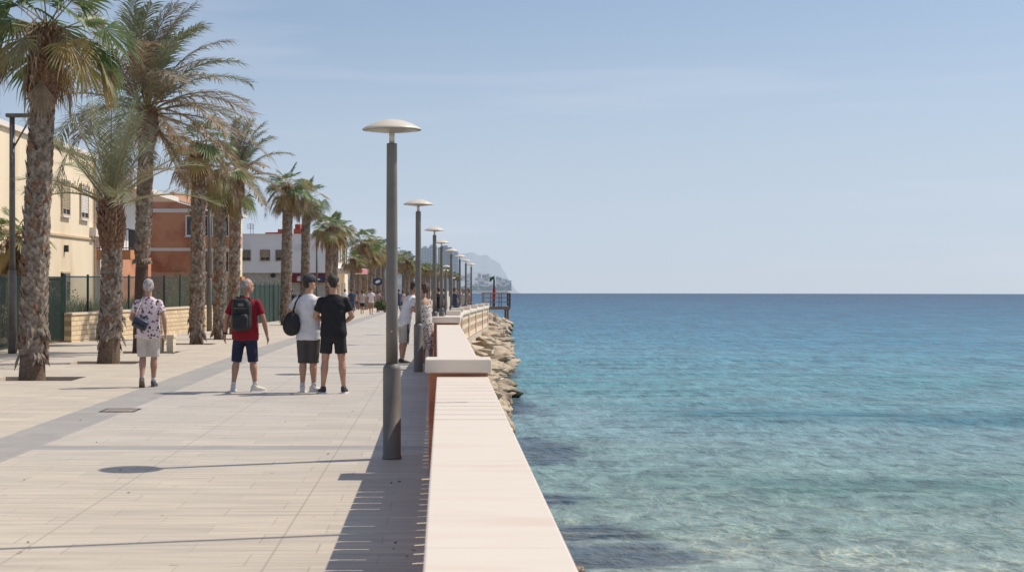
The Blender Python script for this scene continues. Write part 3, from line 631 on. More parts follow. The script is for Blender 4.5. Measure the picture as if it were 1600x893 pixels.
# quay face dropping to the water
mb = MB(); vs = []; fs = []
yq = [-60, -6, 14, 22, 31, 41, 48, 58, 70, 95, 122, 123, 150, 220, 300, 500, 900]
xq = lambda y: XR(y) + 0.17 if y < 123 else XR(y)
for y in yq:
    zt = g(y) - .02 if y < 500 else -1.5; vs += [(xq(y), y, zt), (xq(y) + .02, y, -4.0)]
for i in range(len(yq) - 1): fs.append((2 * i, 2 * i + 1, 2 * i + 3, 2 * i + 2))
mb.add(vs, fs)
strip(mb, [y for y in yq if y <= 122], lambda y: XR(y) - .3, xq, lambda y: g(y) - .006)
tag(mb.build('quay', concrete), kind='structure')

# ------------------------------------------------------------------ sea
def sea_material():
    m = bpy.data.materials.new('sea_water'); m.use_nodes = True
    nt = m.node_tree; N = nt.nodes; L = nt.links; N.clear()
    ge = N.new('ShaderNodeNewGeometry'); sep = N.new('ShaderNodeSeparateXYZ'); L.new(ge.outputs['Position'], sep.inputs[0])
    def M(op, a, b=None, c=None, clamp=False):
        n = N.new('ShaderNodeMath'); n.operation = op; n.use_clamp = clamp
        for i, v in enumerate((a, b, c)):
            if v is None: continue
            if isinstance(v, (int, float)): n.inputs[i].default_value = v
            else: L.new(v, n.inputs[i])
        return n.outputs[0]
    def rng(v, a, b, c=0.0, d=1.0, s=False):
        n = N.new('ShaderNodeMapRange')
        if s: n.interpolation_type = 'SMOOTHSTEP'
        L.new(v, n.inputs[0])
        for i, q in enumerate((a, b, c, d)): n.inputs[i + 1].default_value = q
        return n.outputs[0]
    def nz(scale, st=(1, 1, 1), detail=4, rough=0.55, dist=0.0, rot=0):
        mp = N.new('ShaderNodeMapping'); mp.inputs['Scale'].default_value = st; mp.inputs['Rotation'].default_value = (0, 0, R(rot)); L.new(ge.outputs['Position'], mp.inputs[0])
        n = N.new('ShaderNodeTexNoise'); n.inputs['Scale'].default_value = scale; n.inputs['Detail'].default_value = detail
        n.inputs['Roughness'].default_value = rough; n.inputs['Distortion'].default_value = dist
        L.new(mp.outputs[0], n.inputs['Vector']); return n.outputs['Fac']
    def mixc(f, a, b):
        n = N.new('ShaderNodeMix'); n.data_type = 'RGBA'
        for k, v in (('Factor', f), ('A', a), ('B', b)):
            if isinstance(v, tuple): n.inputs[k].default_value = (*v, 1)
            elif isinstance(v, (int, float)): n.inputs[k].default_value = v
            else: L.new(v, n.inputs[k])
        return n.outputs['Result']
    lgy = M('MULTIPLY', M('LOGARITHM', M('MAXIMUM', sep.outputs[1], 1.0), 2.71828), 9.5)
    wv = N.new('ShaderNodeCombineXYZ'); L.new(sep.outputs[0], wv.inputs[0]); L.new(lgy, wv.inputs[1])
    def wz(scale, st=(1, 1, 1), detail=4, rough=0.55, dist=0.0):
        mp = N.new('ShaderNodeMapping'); mp.inputs['Scale'].default_value = st; L.new(wv.outputs[0], mp.inputs[0])
        n = N.new('ShaderNodeTexNoise'); n.inputs['Scale'].default_value = scale; n.inputs['Detail'].default_value = detail
        n.inputs['Roughness'].default_value = rough; n.inputs['Distortion'].default_value = dist
        L.new(mp.outputs[0], n.inputs['Vector']); return n.outputs['Fac']
    # depth grows seawards: colour of the bed and the water column by distance
    wob = nz(0.035, (1, 2.0, 1), 3)
    d = M('ADD', M('MULTIPLY', sep.outputs[0], 0.30), M('MULTIPLY', sep.outputs[1], 1.0))
    d = M('MULTIPLY', d, rng(wob, 0.3, 0.7, 0.86, 1.16))
    lg = M('LOGARITHM', M('MAXIMUM', d, 2.0), 10.0)
    t = rng(lg, 1.2, 2.9)
    cr = N.new('ShaderNodeValToRGB'); L.new(t, cr.inputs[0]); e = cr.color_ramp.elements
    stops = [(0.0, (0.270, 0.320, 0.270)), (0.07, (0.245, 0.305, 0.265)), (0.13, (0.160, 0.250, 0.220)), (0.19, (0.175, 0.275, 0.275)), (0.25, (0.150, 0.265, 0.285)), (0.31, (0.075, 0.225, 0.250)), (0.37, (0.085, 0.225, 0.275)),
             (0.47, (0.038, 0.170, 0.250)), (0.60, (0.020, 0.112, 0.198)), (0.77, (0.010, 0.066, 0.140)), (1.0, (0.004, 0.030, 0.078))]
    e[0].position, e[0].color = stops[0][0], (*stops[0][1], 1); e[1].position, e[1].color = stops[-1][0], (*stops[-1][1], 1)
    for p, c in stops[1:-1]: q = e.new(p); q.color = (*c, 1)
    col = cr.outputs[0]
    # pale caustic light network painted into the colour of the shallows
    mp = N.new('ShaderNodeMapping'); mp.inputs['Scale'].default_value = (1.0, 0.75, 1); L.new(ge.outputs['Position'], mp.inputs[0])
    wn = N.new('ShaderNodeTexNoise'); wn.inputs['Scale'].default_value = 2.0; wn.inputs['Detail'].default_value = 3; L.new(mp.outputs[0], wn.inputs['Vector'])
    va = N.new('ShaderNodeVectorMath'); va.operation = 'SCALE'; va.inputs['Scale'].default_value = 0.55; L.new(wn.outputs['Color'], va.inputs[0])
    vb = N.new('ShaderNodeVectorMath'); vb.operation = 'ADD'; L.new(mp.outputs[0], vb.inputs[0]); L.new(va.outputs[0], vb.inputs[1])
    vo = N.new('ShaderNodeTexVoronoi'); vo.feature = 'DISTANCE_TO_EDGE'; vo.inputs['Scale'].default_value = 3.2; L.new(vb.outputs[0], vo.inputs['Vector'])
    ridge = rng(vo.outputs['Distance'], 0.0, 0.10, 1.0, 0.0)  # mask of the painted caustic lines
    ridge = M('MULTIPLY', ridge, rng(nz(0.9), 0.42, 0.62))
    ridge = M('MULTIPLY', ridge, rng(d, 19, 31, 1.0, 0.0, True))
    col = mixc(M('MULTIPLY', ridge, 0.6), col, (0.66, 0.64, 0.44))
    # darker tufts and stones scattered on the bed
    spk = rng(nz(2.2, (1, .6, 1), 5, 0.7), 0.50, 0.72)
    col = mixc(M('MULTIPLY', M('MULTIPLY', spk, rng(d, 16, 50, 0.38, 0.0)), 1.0), col, (0.10, 0.175, 0.15))
    # weed covered rocks under water beside the sea wall
    def patch(cx, cy, rx, ry, edge=0.35):
        a = M('DIVIDE', M('SUBTRACT', sep.outputs[0], cx), rx); b = M('DIVIDE', M('SUBTRACT', sep.outputs[1], cy), ry)
        r = M('SQRT', M('ADD', M('MULTIPLY', a, a), M('MULTIPLY', b, b)))
        r = M('ADD', r, rng(nz(0.8, (1, .6, 1), 5, 0.6), 0.25, 0.75, -0.55, 0.55))
        return rng(r, 1.0 - edge, 1.0 + edge * .4, 1.0, 0.0, True)
    ps = None
    for c in [(1.35, 30.5, 1.15, 2.4), (1.6, 41.0, 1.0, 3.5), (1.1, 23.5, 1.15, 1.1), (1.1, 20.5, 1.6, .8), (1.9, 18.6, 1.8, .9), (2.0, 16.3, 2.2, 1.3), (1.9, 56, .8, 5)]:
        q = patch(*c); ps = q if ps is None else M('MAXIMUM', ps, q)
    weed = mixc(rng(nz(3.0, detail=5), 0.4, 0.65), (0.022, 0.040, 0.075), (0.075, 0.078, 0.085))
    col = mixc(M('MULTIPLY', ps, 0.80), col, weed)
    # large soft bands where the swell lifts
    lb = nz(0.10, (0.35, 2.2, 1), 3)
    col = mixc(rng(lb, 0.5, 0.75, 0, 0.18), col, (0.040, 0.190, 0.210))
    # swell faces: thicker water, deeper tone
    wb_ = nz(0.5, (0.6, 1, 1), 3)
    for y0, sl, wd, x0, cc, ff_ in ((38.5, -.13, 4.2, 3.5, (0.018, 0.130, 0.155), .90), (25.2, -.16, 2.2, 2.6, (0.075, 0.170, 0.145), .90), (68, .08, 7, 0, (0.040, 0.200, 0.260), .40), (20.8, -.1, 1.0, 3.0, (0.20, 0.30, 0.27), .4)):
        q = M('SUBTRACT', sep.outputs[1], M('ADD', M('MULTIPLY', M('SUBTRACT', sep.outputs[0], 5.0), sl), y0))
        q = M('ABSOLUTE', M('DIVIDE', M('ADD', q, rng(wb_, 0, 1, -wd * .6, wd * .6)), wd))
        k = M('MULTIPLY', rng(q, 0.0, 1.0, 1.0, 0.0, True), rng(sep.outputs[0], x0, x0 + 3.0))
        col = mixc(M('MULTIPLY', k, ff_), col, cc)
    # waves
    h1 = wz(3.6, (0.75, 0.95, 1), 3, 0.6, 0.6)
    h0 = wz(1.1, (0.6, 1.2, 1), 4, 0.6, 0.5)
    h2 = wz(9.0, (0.75, 0.95, 1), 3, 0.6, 0.5)
    h3 = nz(0.22, (0.45, 2.0, 1), 3, 0.5, 0.0, 3)
    nearf = rng(sep.outputs[1], 30, 140, 1.0, 0.25)
    hgt = M('ADD', M('ADD', M('MULTIPLY', h1, 0.10), M('MULTIPLY', M('MULTIPLY', h2, 0.03), nearf)), M('MULTIPLY', h3, 0.5))
    bp = N.new('ShaderNodeBump'); bp.inputs['Strength'].default_value = 0.9; bp.inputs['Distance'].default_value = 1.0; L.new(hgt, bp.inputs['Height'])
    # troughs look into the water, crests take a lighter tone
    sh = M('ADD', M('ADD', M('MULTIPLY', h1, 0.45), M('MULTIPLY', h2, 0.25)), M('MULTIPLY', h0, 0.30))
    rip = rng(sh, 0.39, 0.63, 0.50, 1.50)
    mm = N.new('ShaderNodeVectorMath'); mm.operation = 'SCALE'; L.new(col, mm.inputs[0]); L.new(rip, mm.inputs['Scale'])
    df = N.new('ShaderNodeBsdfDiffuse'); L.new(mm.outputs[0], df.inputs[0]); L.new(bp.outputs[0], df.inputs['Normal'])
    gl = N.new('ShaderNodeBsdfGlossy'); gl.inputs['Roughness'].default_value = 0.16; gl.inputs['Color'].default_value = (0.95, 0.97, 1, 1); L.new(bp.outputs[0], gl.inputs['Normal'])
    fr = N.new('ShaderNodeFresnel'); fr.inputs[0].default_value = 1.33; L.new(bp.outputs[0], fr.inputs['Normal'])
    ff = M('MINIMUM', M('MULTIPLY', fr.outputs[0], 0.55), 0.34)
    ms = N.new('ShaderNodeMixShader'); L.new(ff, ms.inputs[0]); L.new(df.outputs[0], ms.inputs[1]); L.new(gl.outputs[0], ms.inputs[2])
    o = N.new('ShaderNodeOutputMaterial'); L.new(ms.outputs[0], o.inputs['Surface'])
    return m
RS = 123000.0
def sea_z(x, y):
    r2 = x * x + y * y; z = -1.5 - r2 / (2 * RS)
    f = 1.0 / (1 + (r2 ** .5 / 90) ** 2)
    # two slow swells running in obliquely
    for (y0, sl, wd, am, x0, x1) in ((37.5, -.12, 1.5, .085, 3, 30), (24.0, -.16, 1.0, .06, 2.2, 14), (66, .10, 3, .10, 0, 60), (52, -.05, 2.0, .05, -5, 30)):
        q = (y - (y0 + sl * (x - 5))) / wd
        k = min(1, max(0, (x - x0) / 3.0)) * min(1, max(0, (x1 - x) / 3.0))
        z += am * k * math.exp(-q * q)
    z += f * 0.045 * noise.noise(V((x * .35, y * .8, 1.3))) + f * .02 * noise.noise(V((x * 1.3, y * 2.2, 4)))
    return z
mb = MB(); vs = []; fs = []
rs = [2.5]
while rs[-1] < 3200: rs.append(rs[-1] * 1.018)
an = [-75, -55, -40, -28, -18, -12, -8] + [-6 + 30 * i / 190 for i in range(191)] + [27, 31, 36, 43, 52, 63, 76]
for r in rs:
    for a in an:
        x, y = r * math.sin(R(a)), r * math.cos(R(a)); vs.append((x, y, sea_z(x, y)))
n = len(an)
for j in range(len(rs) - 1):
    for i in range(n - 1): fs.append((j * n + i, j * n + i + 1, (j + 1) * n + i + 1, (j + 1) * n + i))
mb.add(vs, fs)
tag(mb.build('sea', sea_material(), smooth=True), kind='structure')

# ------------------------------------------------------------------ the promenade wall
wall = thing('sea_wall', 'long low promenade wall with cream stone coping, terracotta pillars and openwork panels beside the sea', 'wall')
def frame_at(a, b):
    """local frame: x along the wall, y across towards the sea"""
    A = V((XW(a), a, g(a))); B = V((XW(b), b, g(b))); t = (B - A); Lh = t.length; t.normalize()
    n = V((t.y, -t.x, 0)).normalized(); u = t.cross(n) * -1
    if u.z < 0: u = -u
    m = Matrix(((t.x, n.x, u.x, A.x), (t.y, n.y, u.y, A.y), (t.z, n.z, u.z, A.z), (0, 0, 0, 1)))
    return m, Lh
pill = [-4.0, 14.25, 31.2, 40.0, 47.0, 53.0, 59.0, 65.0, 70.8]
HC = 0.87
for i, (a, b) in enumerate(zip(pill, pill[1:])):
    a2, b2 = a + .2, b - .2
    m, Lh = frame_at(a2, b2)
    # panel
    mb = MB(); far = a >= 40
    T = .07
    mb.box(-.01, Lh + .01, -T, T, -.12, .13, 0, mtx=m)                         # plinth
    if not far:
        mb.box(-.01, Lh + .01, -T, T, .70, HC - .098, 0, mtx=m)
        k = 0; x = .12; rnd = random.Random(4)
        while x < Lh - .2:
            wd = .24 + rnd.uniform(-.02, .02)
            mb.box(x, x + wd, -T, T, .131, .699, 0, mtx=m); x += wd + rnd.uniform(.065, .10)
    else:
        mb.box(-.01, Lh + .01, -T, T, .131, HC - .098, 0, mtx=m)
        x = 99
        while x < Lh - .1:
            mb.box(x, x + .26, -T + .002, T - .002, .131, .339, 0, mtx=m); mb.box(x, x + .26, -T + .002, T - .002, .421, .619, 0, mtx=m); x += .62
    p = fixn(mb.build('wall_panel', terracotta, wall))
    if far:      # pale facing bars on the seaward side
        mb = MB()
        mb.box(0, Lh, T + .003, T + .055, .60, HC - .10, mtx=m); mb.box(0, Lh, T + .003, T + .055, .33, .44, mtx=m); mb.box(0, Lh, T + .003, T + .055, -.35, .14, mtx=m)
        x = .0
        while x < Lh - .1:
            mb.box(x, x + .27, T + .003, T + .052, .141, .329, mtx=m); mb.box(x, x + .27, T + .003, T + .052, .441, .599, mtx=m); x += .62
        fixn(mb.build('facing', creamrender, wall))
    # coping slabs
    cw = .225 if i < 2 else .20
    if i == 0:      # open joints between the slabs let thin strips of sun through
        cuts = [0.0]; k = Lh
        js = [q + .24 - a2 for q in (9.43, 9.79, 10.17, 10.48, 10.8, 11.14, 11.97, 12.3, 12.65, 12.96)]
        x = 0.0; edges = []
        for q in [2.2, 4.4, 6.6, 8.8, 11.0] + js + [Lh]:
            gp_ = .037 if q in js else .005
            edges.append((x, q - gp_ / 2)); x = q + gp_ / 2
    else:
        nsl = max(1, round(Lh / 1.5)); x0_ = .06 if i == 1 else 0; edges = [(x0_ + (Lh - x0_) * k / nsl + .0015, x0_ + (Lh - x0_) * (k + 1) / nsl - .0015) for k in range(nsl)]
    for ea, eb in edges:
        mb = MB(); mb.box(ea, eb, -cw, cw, HC - .095, HC, 0, .008 if i == 0 else .014, mtx=m)
        fixn(mb.build('coping', marble, wall))
for i, a in enumerate(pill):
    t = (V((XW(a + .5), a + .5, g(a + .5))) - V((XW(a - .5), a - .5, g(a - .5)))).normalized(); n = V((t.y, -t.x, 0)); 
    ox = -.035 if a < 35 else 0
    m = Matrix(((t.x, n.x, 0, XW(a) + ox), (t.y, n.y, 0, a), (0, 0, 1, g(a)), (0, 0, 0, 1)))
    s = 1.0 if a < 20 else (.93 if a < 35 else .62)
    hp = .90 if a < 38 else .86
    mb = MB(); mb.box(-.198, .198, -.262 * s, .262 * s, -.12, hp, 0, .012, mtx=m); p = fixn(mb.build('pillar', terracotta if a < 45 else creamrender, wall))
    mb = MB(); mb.box(-.245, .245, -.292 * s, .292 * s, hp + .001, hp + .122, 0, .014, mtx=m); fixn(mb.build('pillar_cap', marble, p))

# ------------------------------------------------------------------ mushroom lamps
def mushroom_lamp(label):
    t = thing('promenade_lamp', label, 'street lamp', group='mushroom-shaped lamps along the sea wall')
    mb = MB(); mb.lathe([(.093, 0), (.093, .03), (.087, .031), (.086, .86), (.082, .885), (.066, .90), (.064, .91)], 32); base = mb.build('base_sleeve', lampmetal, t, True)
    mb = MB(); mb.lathe([(.057, .905), (.056, 1.6), (.053, 2.4), (.050, 3.02), (.049, 3.03)], 32); mb.build('pole', lampmetal, t, True)
    mb = MB(); mb.lathe([(.027, 3.02), (.027, 3.165)], 20); mb.build('neck', lampcap, t, True)
    mb = MB(); mb.lathe([(.001, 3.262), (.05, 3.259), (.12, 3.246), (.20, 3.216), (.262, 3.184), (.284, 3.168), (.286, 3.162), (.282, 3.158)], 48, cap=False); c = mb.build('lamp_shade', lampcap, t, True)
    mb = MB(); mb.lathe([(.278, 3.160), (.24, 3.152), (.10, 3.135), (.03, 3.130)], 48); mb.build('diffuser', lampglass, c, True)
    mb = MB(); mb.box(-.006, .006, -.066, -.055, 1.22, 1.232, 0, .003); mb.build('bolt', lampcap, t)
    return t
lamps = [(-.497, 15.4, 0, 'nearest mushroom-shaped street lamp, thick grey post standing beside the cream coping'),
         (-.478, 30.3, 0, 'second mushroom-shaped street lamp, just in front of the embracing couple'),
         (-.25, 44.5, 0, 'third mushroom-shaped street lamp, right behind the woman in the patterned dress'),
         (-.07, 55.4, 0, 'fourth mushroom-shaped street lamp, its cap overlapping the dark mirrored tower'),
         (.32, 66, 0, 'fifth mushroom-shaped street lamp along the curving wall, between the fourth and sixth'),
         (.77, 76, 0, 'sixth mushroom-shaped street lamp, standing before the right edge of the glass tower'),
         (1.2, 86, 0, 'seventh mushroom-shaped street lamp, last but one on the sea side before the jetty'),
         (1.68, 97, 0, 'eighth mushroom-shaped street lamp, farthest right of the row, before the mountains'),
         (.17, 104, 0, 'far mushroom-shaped lamp of the inland row, upper cap seen between the fourth and fifth posts'),
         (.15, 121, 0, 'far mushroom-shaped lamp of the inland row, lower cap just under another'),
         (1.1, 180, 0, 'tiny distant mushroom-shaped lamp, smallest one seen above the far palms')]
L0 = mushroom_lamp(lamps[0][3]); L0.location = (lamps[0][0], lamps[0][1], 0)
for x, y, rz, lb in lamps[1:]:
    c = copy_tree(L0); c.location = (x, y, g(y)); c['label'] = lb; c.rotation_euler.z = y
# ------------------------------------------------------------------ tall street lights by the fence
def street_light(X, Y, H, kind, label):
    t = thing('street_light', label, 'street light', (X, Y, g(Y)), group='tall grey street lights beside the palms')
    mb = MB(); mb.lathe([(.10, 0), (.10, 1.95), (.085, 1.98)], 20); mb.build('base_sleeve', polemetal, t, True)
    mb = MB(); mb.lathe([(.075, 1.97), (.062, H - .02)], 20); mb.build('pole', polemetal, t, True)
    if kind == 'bracket':
        mb = MB(); mb.tube([(0, 0, H - .8), (.42, 0, H - .06)], .022, 8); mb.build('brace', polemetal, t, True)
        mb = MB(); mb.box(-.14, .72, -.10, .10, H - .02, H + .07, 0, .02); mb.build('lamp_head', polemetal, t)
    elif kind == 'flat':
        mb = MB(); mb.box(-.06, .55, -.09, .09, H - .02, H + .06, 0, .02); mb.build('lamp_head', polemetal, t)
    else:
        mb = MB(); mb.tube([(0, 0, H - .05), (0, 0, H + .15), (.25, 0, H + .28), (.55, 0, H + .25)], [.05, .045, .04, .03], 8); mb.build('arm', polemetal, t, True)
    return t
street_light(X_(19, 38), 38, 5.62, 'bracket', 'tall grey street light with braced flat head, left of the biggest palm')
street_light(X_(327, 60), 60, Z_(297, 60) + .13, 'flat', 'tall slim street light between two palms in front of the red building')
street_light(X_(495, 118), 118, Z_(372, 118) + .6, 'arm', 'slim street light in front of the white building, behind the man in white')
# ------------------------------------------------------------------ palms
def trunk_pts(H, lean, rnd, n=12):
    cx, cy = lean
    k = rnd.uniform(-.06, .06)
    return lambda z: V((cx * (z / H) ** 1.3 + k * math.sin(z / H * PI), cy * (z / H), z))
def add_boot(mb, c, ang, r, z, w, h, out, mi, rnd, droop=0.0):
    """one woody leaf base: a shield standing off the trunk"""
    d = V((math.cos(ang), math.sin(ang), 0)); s = V((-math.sin(ang), math.cos(ang), 0))
    b = V((c.x, c.y, z)) + d * r * .96
    j = rnd.uniform(-.25, .25)
    tip = b + d * out + V((0, 0, h - droop * 2)) + s * w * j
    l = b - s * w * .5 + V((0, 0, rnd.uniform(-.02, .02))); q = b + s * w * .5 + V((0, 0, rnd.uniform(-.02, .02)))
    ml = b + d * out * .55 - s * w * .33 + V((0, 0, h * .6 - droop)); mr = b + d * out * .55 + s * w * .33 + V((0, 0, h * .6 - droop))
    mid = b + d * (out * .75 + .012) + V((0, 0, h * .45 - droop)) ; bt = b + d * .018 - V((0, 0, h * .12))
    mb.add([l, q, mr, tip, ml, mid, bt], [(0, 6, 5, 4), (6, 1, 2, 5), (4, 5, 3), (5, 2, 3)], mi)
def fan_leaf(mb, hub0, az, el, pet, Rb, mi, rnd, spread=100, droop=.35, n=26, fold=0.0, twist=None):
    """palmate leaf on a long stalk with split, hanging tips"""
    d = V((math.cos(az) * math.cos(el), math.sin(az) * math.cos(el), math.sin(el)))
    p0 = V(hub0); pts = []
    sag = rnd.uniform(.08, .22) * pet + (.15 if el < .2 else 0) * pet
    for i in range(6):
        t = i / 5; pts.append(p0 + d * pet * t - V((0, 0, sag * t * t)))
    mb.tube(pts, [.018, .015, .013, .012, .011, .010], 4, 4)
    hub = pts[-1]; f = (pts[-1] - pts[-2]).normalized()
    f = (f - V((0, 0, droop))).normalized()
    side = f.cross(V((0, 0, 1)))
    if side.length < .1: side = V((1, 0, 0))
    side.normalize(); up = side.cross(f).normalized()
    tw = rnd.uniform(-.6, .6) if twist is None else twist
    side, up = side * math.cos(tw) + up * math.sin(tw), up * math.cos(tw) - side * math.sin(tw)
    vs = [hub]; fs = []
    dA = 2 * spread / n
    for i in range(n):
        a = R(-spread + dA * (i + .5)); da = R(dA * .5)
        rl = Rb * (1 - .25 * abs(a) / R(spread)) * rnd.uniform(.92, 1.06)
        def dirv(q): 
            cup = .22 * (q / R(spread)) ** 2
            return (f * math.cos(q) + side * math.sin(q) + up * cup).normalized()
        m = dirv(a); r1 = rl * .56
        A = hub + dirv(a - da) * r1; C = hub + dirv(a + da) * r1; B = hub + m * r1 * 1.01 + up * rl * .028
        g1 = V((0, 0, -rl * rnd.uniform(.03, .10))); A += g1; C += g1; B += g1
        s2 = dirv(a + R(90)) * rl * .016
        D = hub + m * rl * .82 + g1 + V((0, 0, -rl * rnd.uniform(.05, .16)))
        T = hub + m * rl * rnd.uniform(.90, 1.0) + V((0, 0, -rl * rnd.uniform(.18, .50)))
        o = len(vs); vs += [A, B, C, D - s2, D + s2, T]
        fs += [(0, o, o + 1), (0, o + 1, o + 2), (o, o + 3, o + 4, o + 1), (o + 1, o + 4, o + 2), (o + 3, o + 5, o + 4)]
    mb.add(vs, fs, mi)
def feather_leaf(mb, base, az, el, Lg, mi, rnd, droop=.5, nl=34, ll=.34, wind=(0, 0, 0), rmi=4, vup=.35, wd=.02):
    p = V(base); d = V((math.cos(az) * math.cos(el), math.sin(az) * math.cos(el), math.sin(el))); pts = [p.copy()]
    ns = 12; st = Lg / ns; W = V(wind)
    for i in range(ns):
        d = (d + V((0, 0, -droop * (.3 + i / ns) * 1.9 / ns)) + W * (1.0 / ns) * (i / ns + .2)).normalized()
        p = p + d * st; pts.append(p.copy())
    mb.tube(pts, [.02 * (1 - .85 * i / ns) + .003 for i in range(ns + 1)], 4, rmi)
    vs = []; fs = []
    for i in range(nl):
        t = .16 + .83 * i / (nl - 1); q = t * ns; k = min(int(q), ns - 1); P = pts[k].lerp(pts[k + 1], q - k)
        T = (pts[k + 1] - pts[k]).normalized(); S = T.cross(V((0, 0, 1)))
        if S.length < .05: S = V((1, 0, 0))
        S.normalize(); U = S.cross(T).normalized()
        prof = min(1, (t + .05) * 2.2) * (1 - .45 * t ** 3)
        L_ = Lg * .17 * (ll / .34) * (.25 + prof) * rnd.uniform(.8, 1.1)
        for s in (-1, 1):
            dd = (T * rnd.uniform(.65, .95) + S * s * rnd.uniform(.75, 1.0) + U * (vup + rnd.uniform(-.25, .25)) + W * .25).normalized()
            wv = dd.cross(U + S * .3 * rnd.uniform(-1, 1)).normalized() * wd * .5
            m = P + dd * L_ * .5; e = P + dd * L_ + V((0, 0, -L_ * rnd.uniform(.05, .30)))
            o = len(vs); vs += [P - wv * .5, P + wv * .5, m + wv, m - wv, e]; fs += [(o, o + 1, o + 2, o + 3), (o + 3, o + 2, o + 4)]
    mb.add(vs, fs, mi)
CM = [leaf_green, leaf_olive, leaf_gold, leaf_dead, petiole_m]
DM = [leaf_sage, leaf_tan, leaf_dead, leaf_gold, petiole_m]
def palm(X, Y, H, r0, r1, seed, kind, label, lean=(0, 0), crown=1.0, nleaf=34, wind=(0, 0, 0), head=.8, basal=.5, dark=0.0, tall=True, boots=True, collar=False, extra=None, skirt=.9, elmin=-.75, z0=None, grp='palm trees in a row along the promenade', droopd=.6):
    rnd = random.Random(seed); z0 = (g(Y) - .10) if z0 is None else z0
    t = thing('palm_tree', label, 'palm tree', (X, Y, z0), group=grp)
    axis = trunk_pts(H, lean, rnd)
    def rad(z):
        f = z / H
        r = lerp(r0, r1, min(1, f * 1.25))
        if z < basal: r *= 1.0 + .12 * (1 - z / basal)
        if f > 1 - head / H: r = r * (1 + .30 * math.sin(min(1, (z - (H - head)) / head) * PI))
        return r
    mb = MB(); n = 18; rr = []
    for i in range(int(H / .12) + 2):
        z = min(H, i * .12); c = axis(z); rr.append([V((c.x + rad(z) * math.cos(2 * PI * k / n) * (1 + .04 * noise.noise(V((k * .9, z * 2, seed)))), c.y + rad(z) * math.sin(2 * PI * k / n), z)) for k in range(n)])
    dk = int(dark / .12); bs = int(basal / .12)
    k = max(2, bs)
    mb.rings(rr[:k + 1], 3 if dark else 2); mb.rings(rr[k:], 0, True)
    mats = [trunk_core, boot_grey, trunk_base, trunk_dark, boot_red, leaf_dead]
    if dark:
        mb.rings([[V((v.x * 1.0, v.y, v.z)) + V((v.x - axis(v.z).x, v.y - axis(v.z).y, 0)) * .03 for v in q] for q in rr[k:dk]], 3)
    if boots:
        z = basal if not dark else dark; row = 0; stp = .062
        while z < H - .02:
            top = z > H - head
            circ = 2 * PI * rad(z); nb = max(6, int(circ / (.150 if not top else .115)))
            for q in range(nb):
                a = 2 * PI * (q + .5 * (row % 2)) / nb + rnd.uniform(-.08, .08) + z * .35
                if rnd.random() < .05 and not top: continue
                sz = rnd.uniform(.85, 1.2)
                if rnd.random() < .10: sz *= 1.35
                if top: add_boot(mb, axis(z), a, rad(z), z, .12 * sz, .17 * sz, .085 * sz, 4, rnd)
                else: add_boot(mb, axis(z), a, rad(z), z, .165 * sz, .165 * sz, .036 * sz + rnd.uniform(0, .03), 1 if rnd.random() < .85 else 4, rnd)
            z += stp if not top else .05; row += 1
        if basal > .3 and not dark:      # ragged skirt where the old bases start
            for q in range(34):
                a = rnd.uniform(0, 2 * PI); zz = basal + rnd.uniform(-.06, .55)
                add_boot(mb, axis(zz), a, rad(zz), zz, .14, -rnd.uniform(.12, .34), .07 + rnd.uniform(0, .07), rnd.choice([1, 1, 4]), rnd)
    if collar:
        for q in range(22):
            a = 2 * PI * q / 22; add_boot(mb, axis(dark), a, rad(dark), dark + .02 * rnd.uniform(-1, 1), .14, -.12, .11, 1, rnd)
    if seed % 2: pass
    mb.build('trunk', mats, t)
    mb = MB(); top = axis(H); hb = [top + V((0, 0, rnd.uniform(-.15, .12))) for _ in range(8)]
    if kind == 'fan':
        for i in range(nleaf):
            f = i / (nleaf - 1); az = i * 2.399963 + rnd.uniform(-.25, .25)
            el = lerp(1.35, elmin, f ** .85) + rnd.uniform(-.12, .12)
            if el > .45: mi = 0 if rnd.random() < .85 else 1
            elif el > 0: mi = rnd.choice([0, 0, 1, 1, 2])
            elif el > -.35: mi = rnd.choice([1, 2, 3, 0])
            else: mi = rnd.choice([3, 3, 2])
            fan_leaf(mb, hb[i % 8], az, el, crown * rnd.uniform(.62, .85) * (.8 if el < -.3 else 1), crown * rnd.uniform(.68, .82), mi, rnd,
                     spread=rnd.uniform(80, 115) if mi != 3 else rnd.uniform(30, 60), droop=.25 if el > .6 else (.55 if mi != 3 else 1.6), n=24 if mi != 3 else 16)
        for i in range(int(nleaf * skirt)):     # dead hanging leaves pressed round the neck
            az = rnd.uniform(0, 2 * PI)
            fan_leaf(mb, hb[i % 8] - V((0, 0, .1 + .3 * rnd.random())), az, rnd.uniform(-.95, -.3), crown * rnd.uniform(.25, .55), crown * rnd.uniform(.5, .72), rnd.choice([3, 3, 3, 2]), rnd, spread=rnd.uniform(16, 42), droop=2.2, n=12)
        for i in range(14):      # thin hanging flower strings
            az = rnd.uniform(0, 2 * PI); e = rnd.uniform(.0, .9); d = V((math.cos(az) * math.cos(e), math.sin(az) * math.cos(e), math.sin(e)))
            pts = []; p = hb[i % 8]
            for k in range(7): q = k / 6; pts.append(p + d * crown * 1.1 * q - V((0, 0, 1.1 * crown * q * q)))
            mb.tube(pts, [.008] * 7, 3, 3)
            for k in range(26):
                q = rnd.randint(3, 6); s = pts[q] + V((rnd.uniform(-.05, .05), rnd.uniform(-.05, .05), 0)); e2 = s + V((rnd.uniform(-.12, .12), rnd.uniform(-.12, .12), -rnd.uniform(.1, .45)))
                wv = V((.004, .004, 0)); mb.add([s - wv, s + wv, e2], [(0, 1, 2)], 3)
        if extra: extra(mb, top, rnd)
        mb.build('crown', CM, t)
    else:
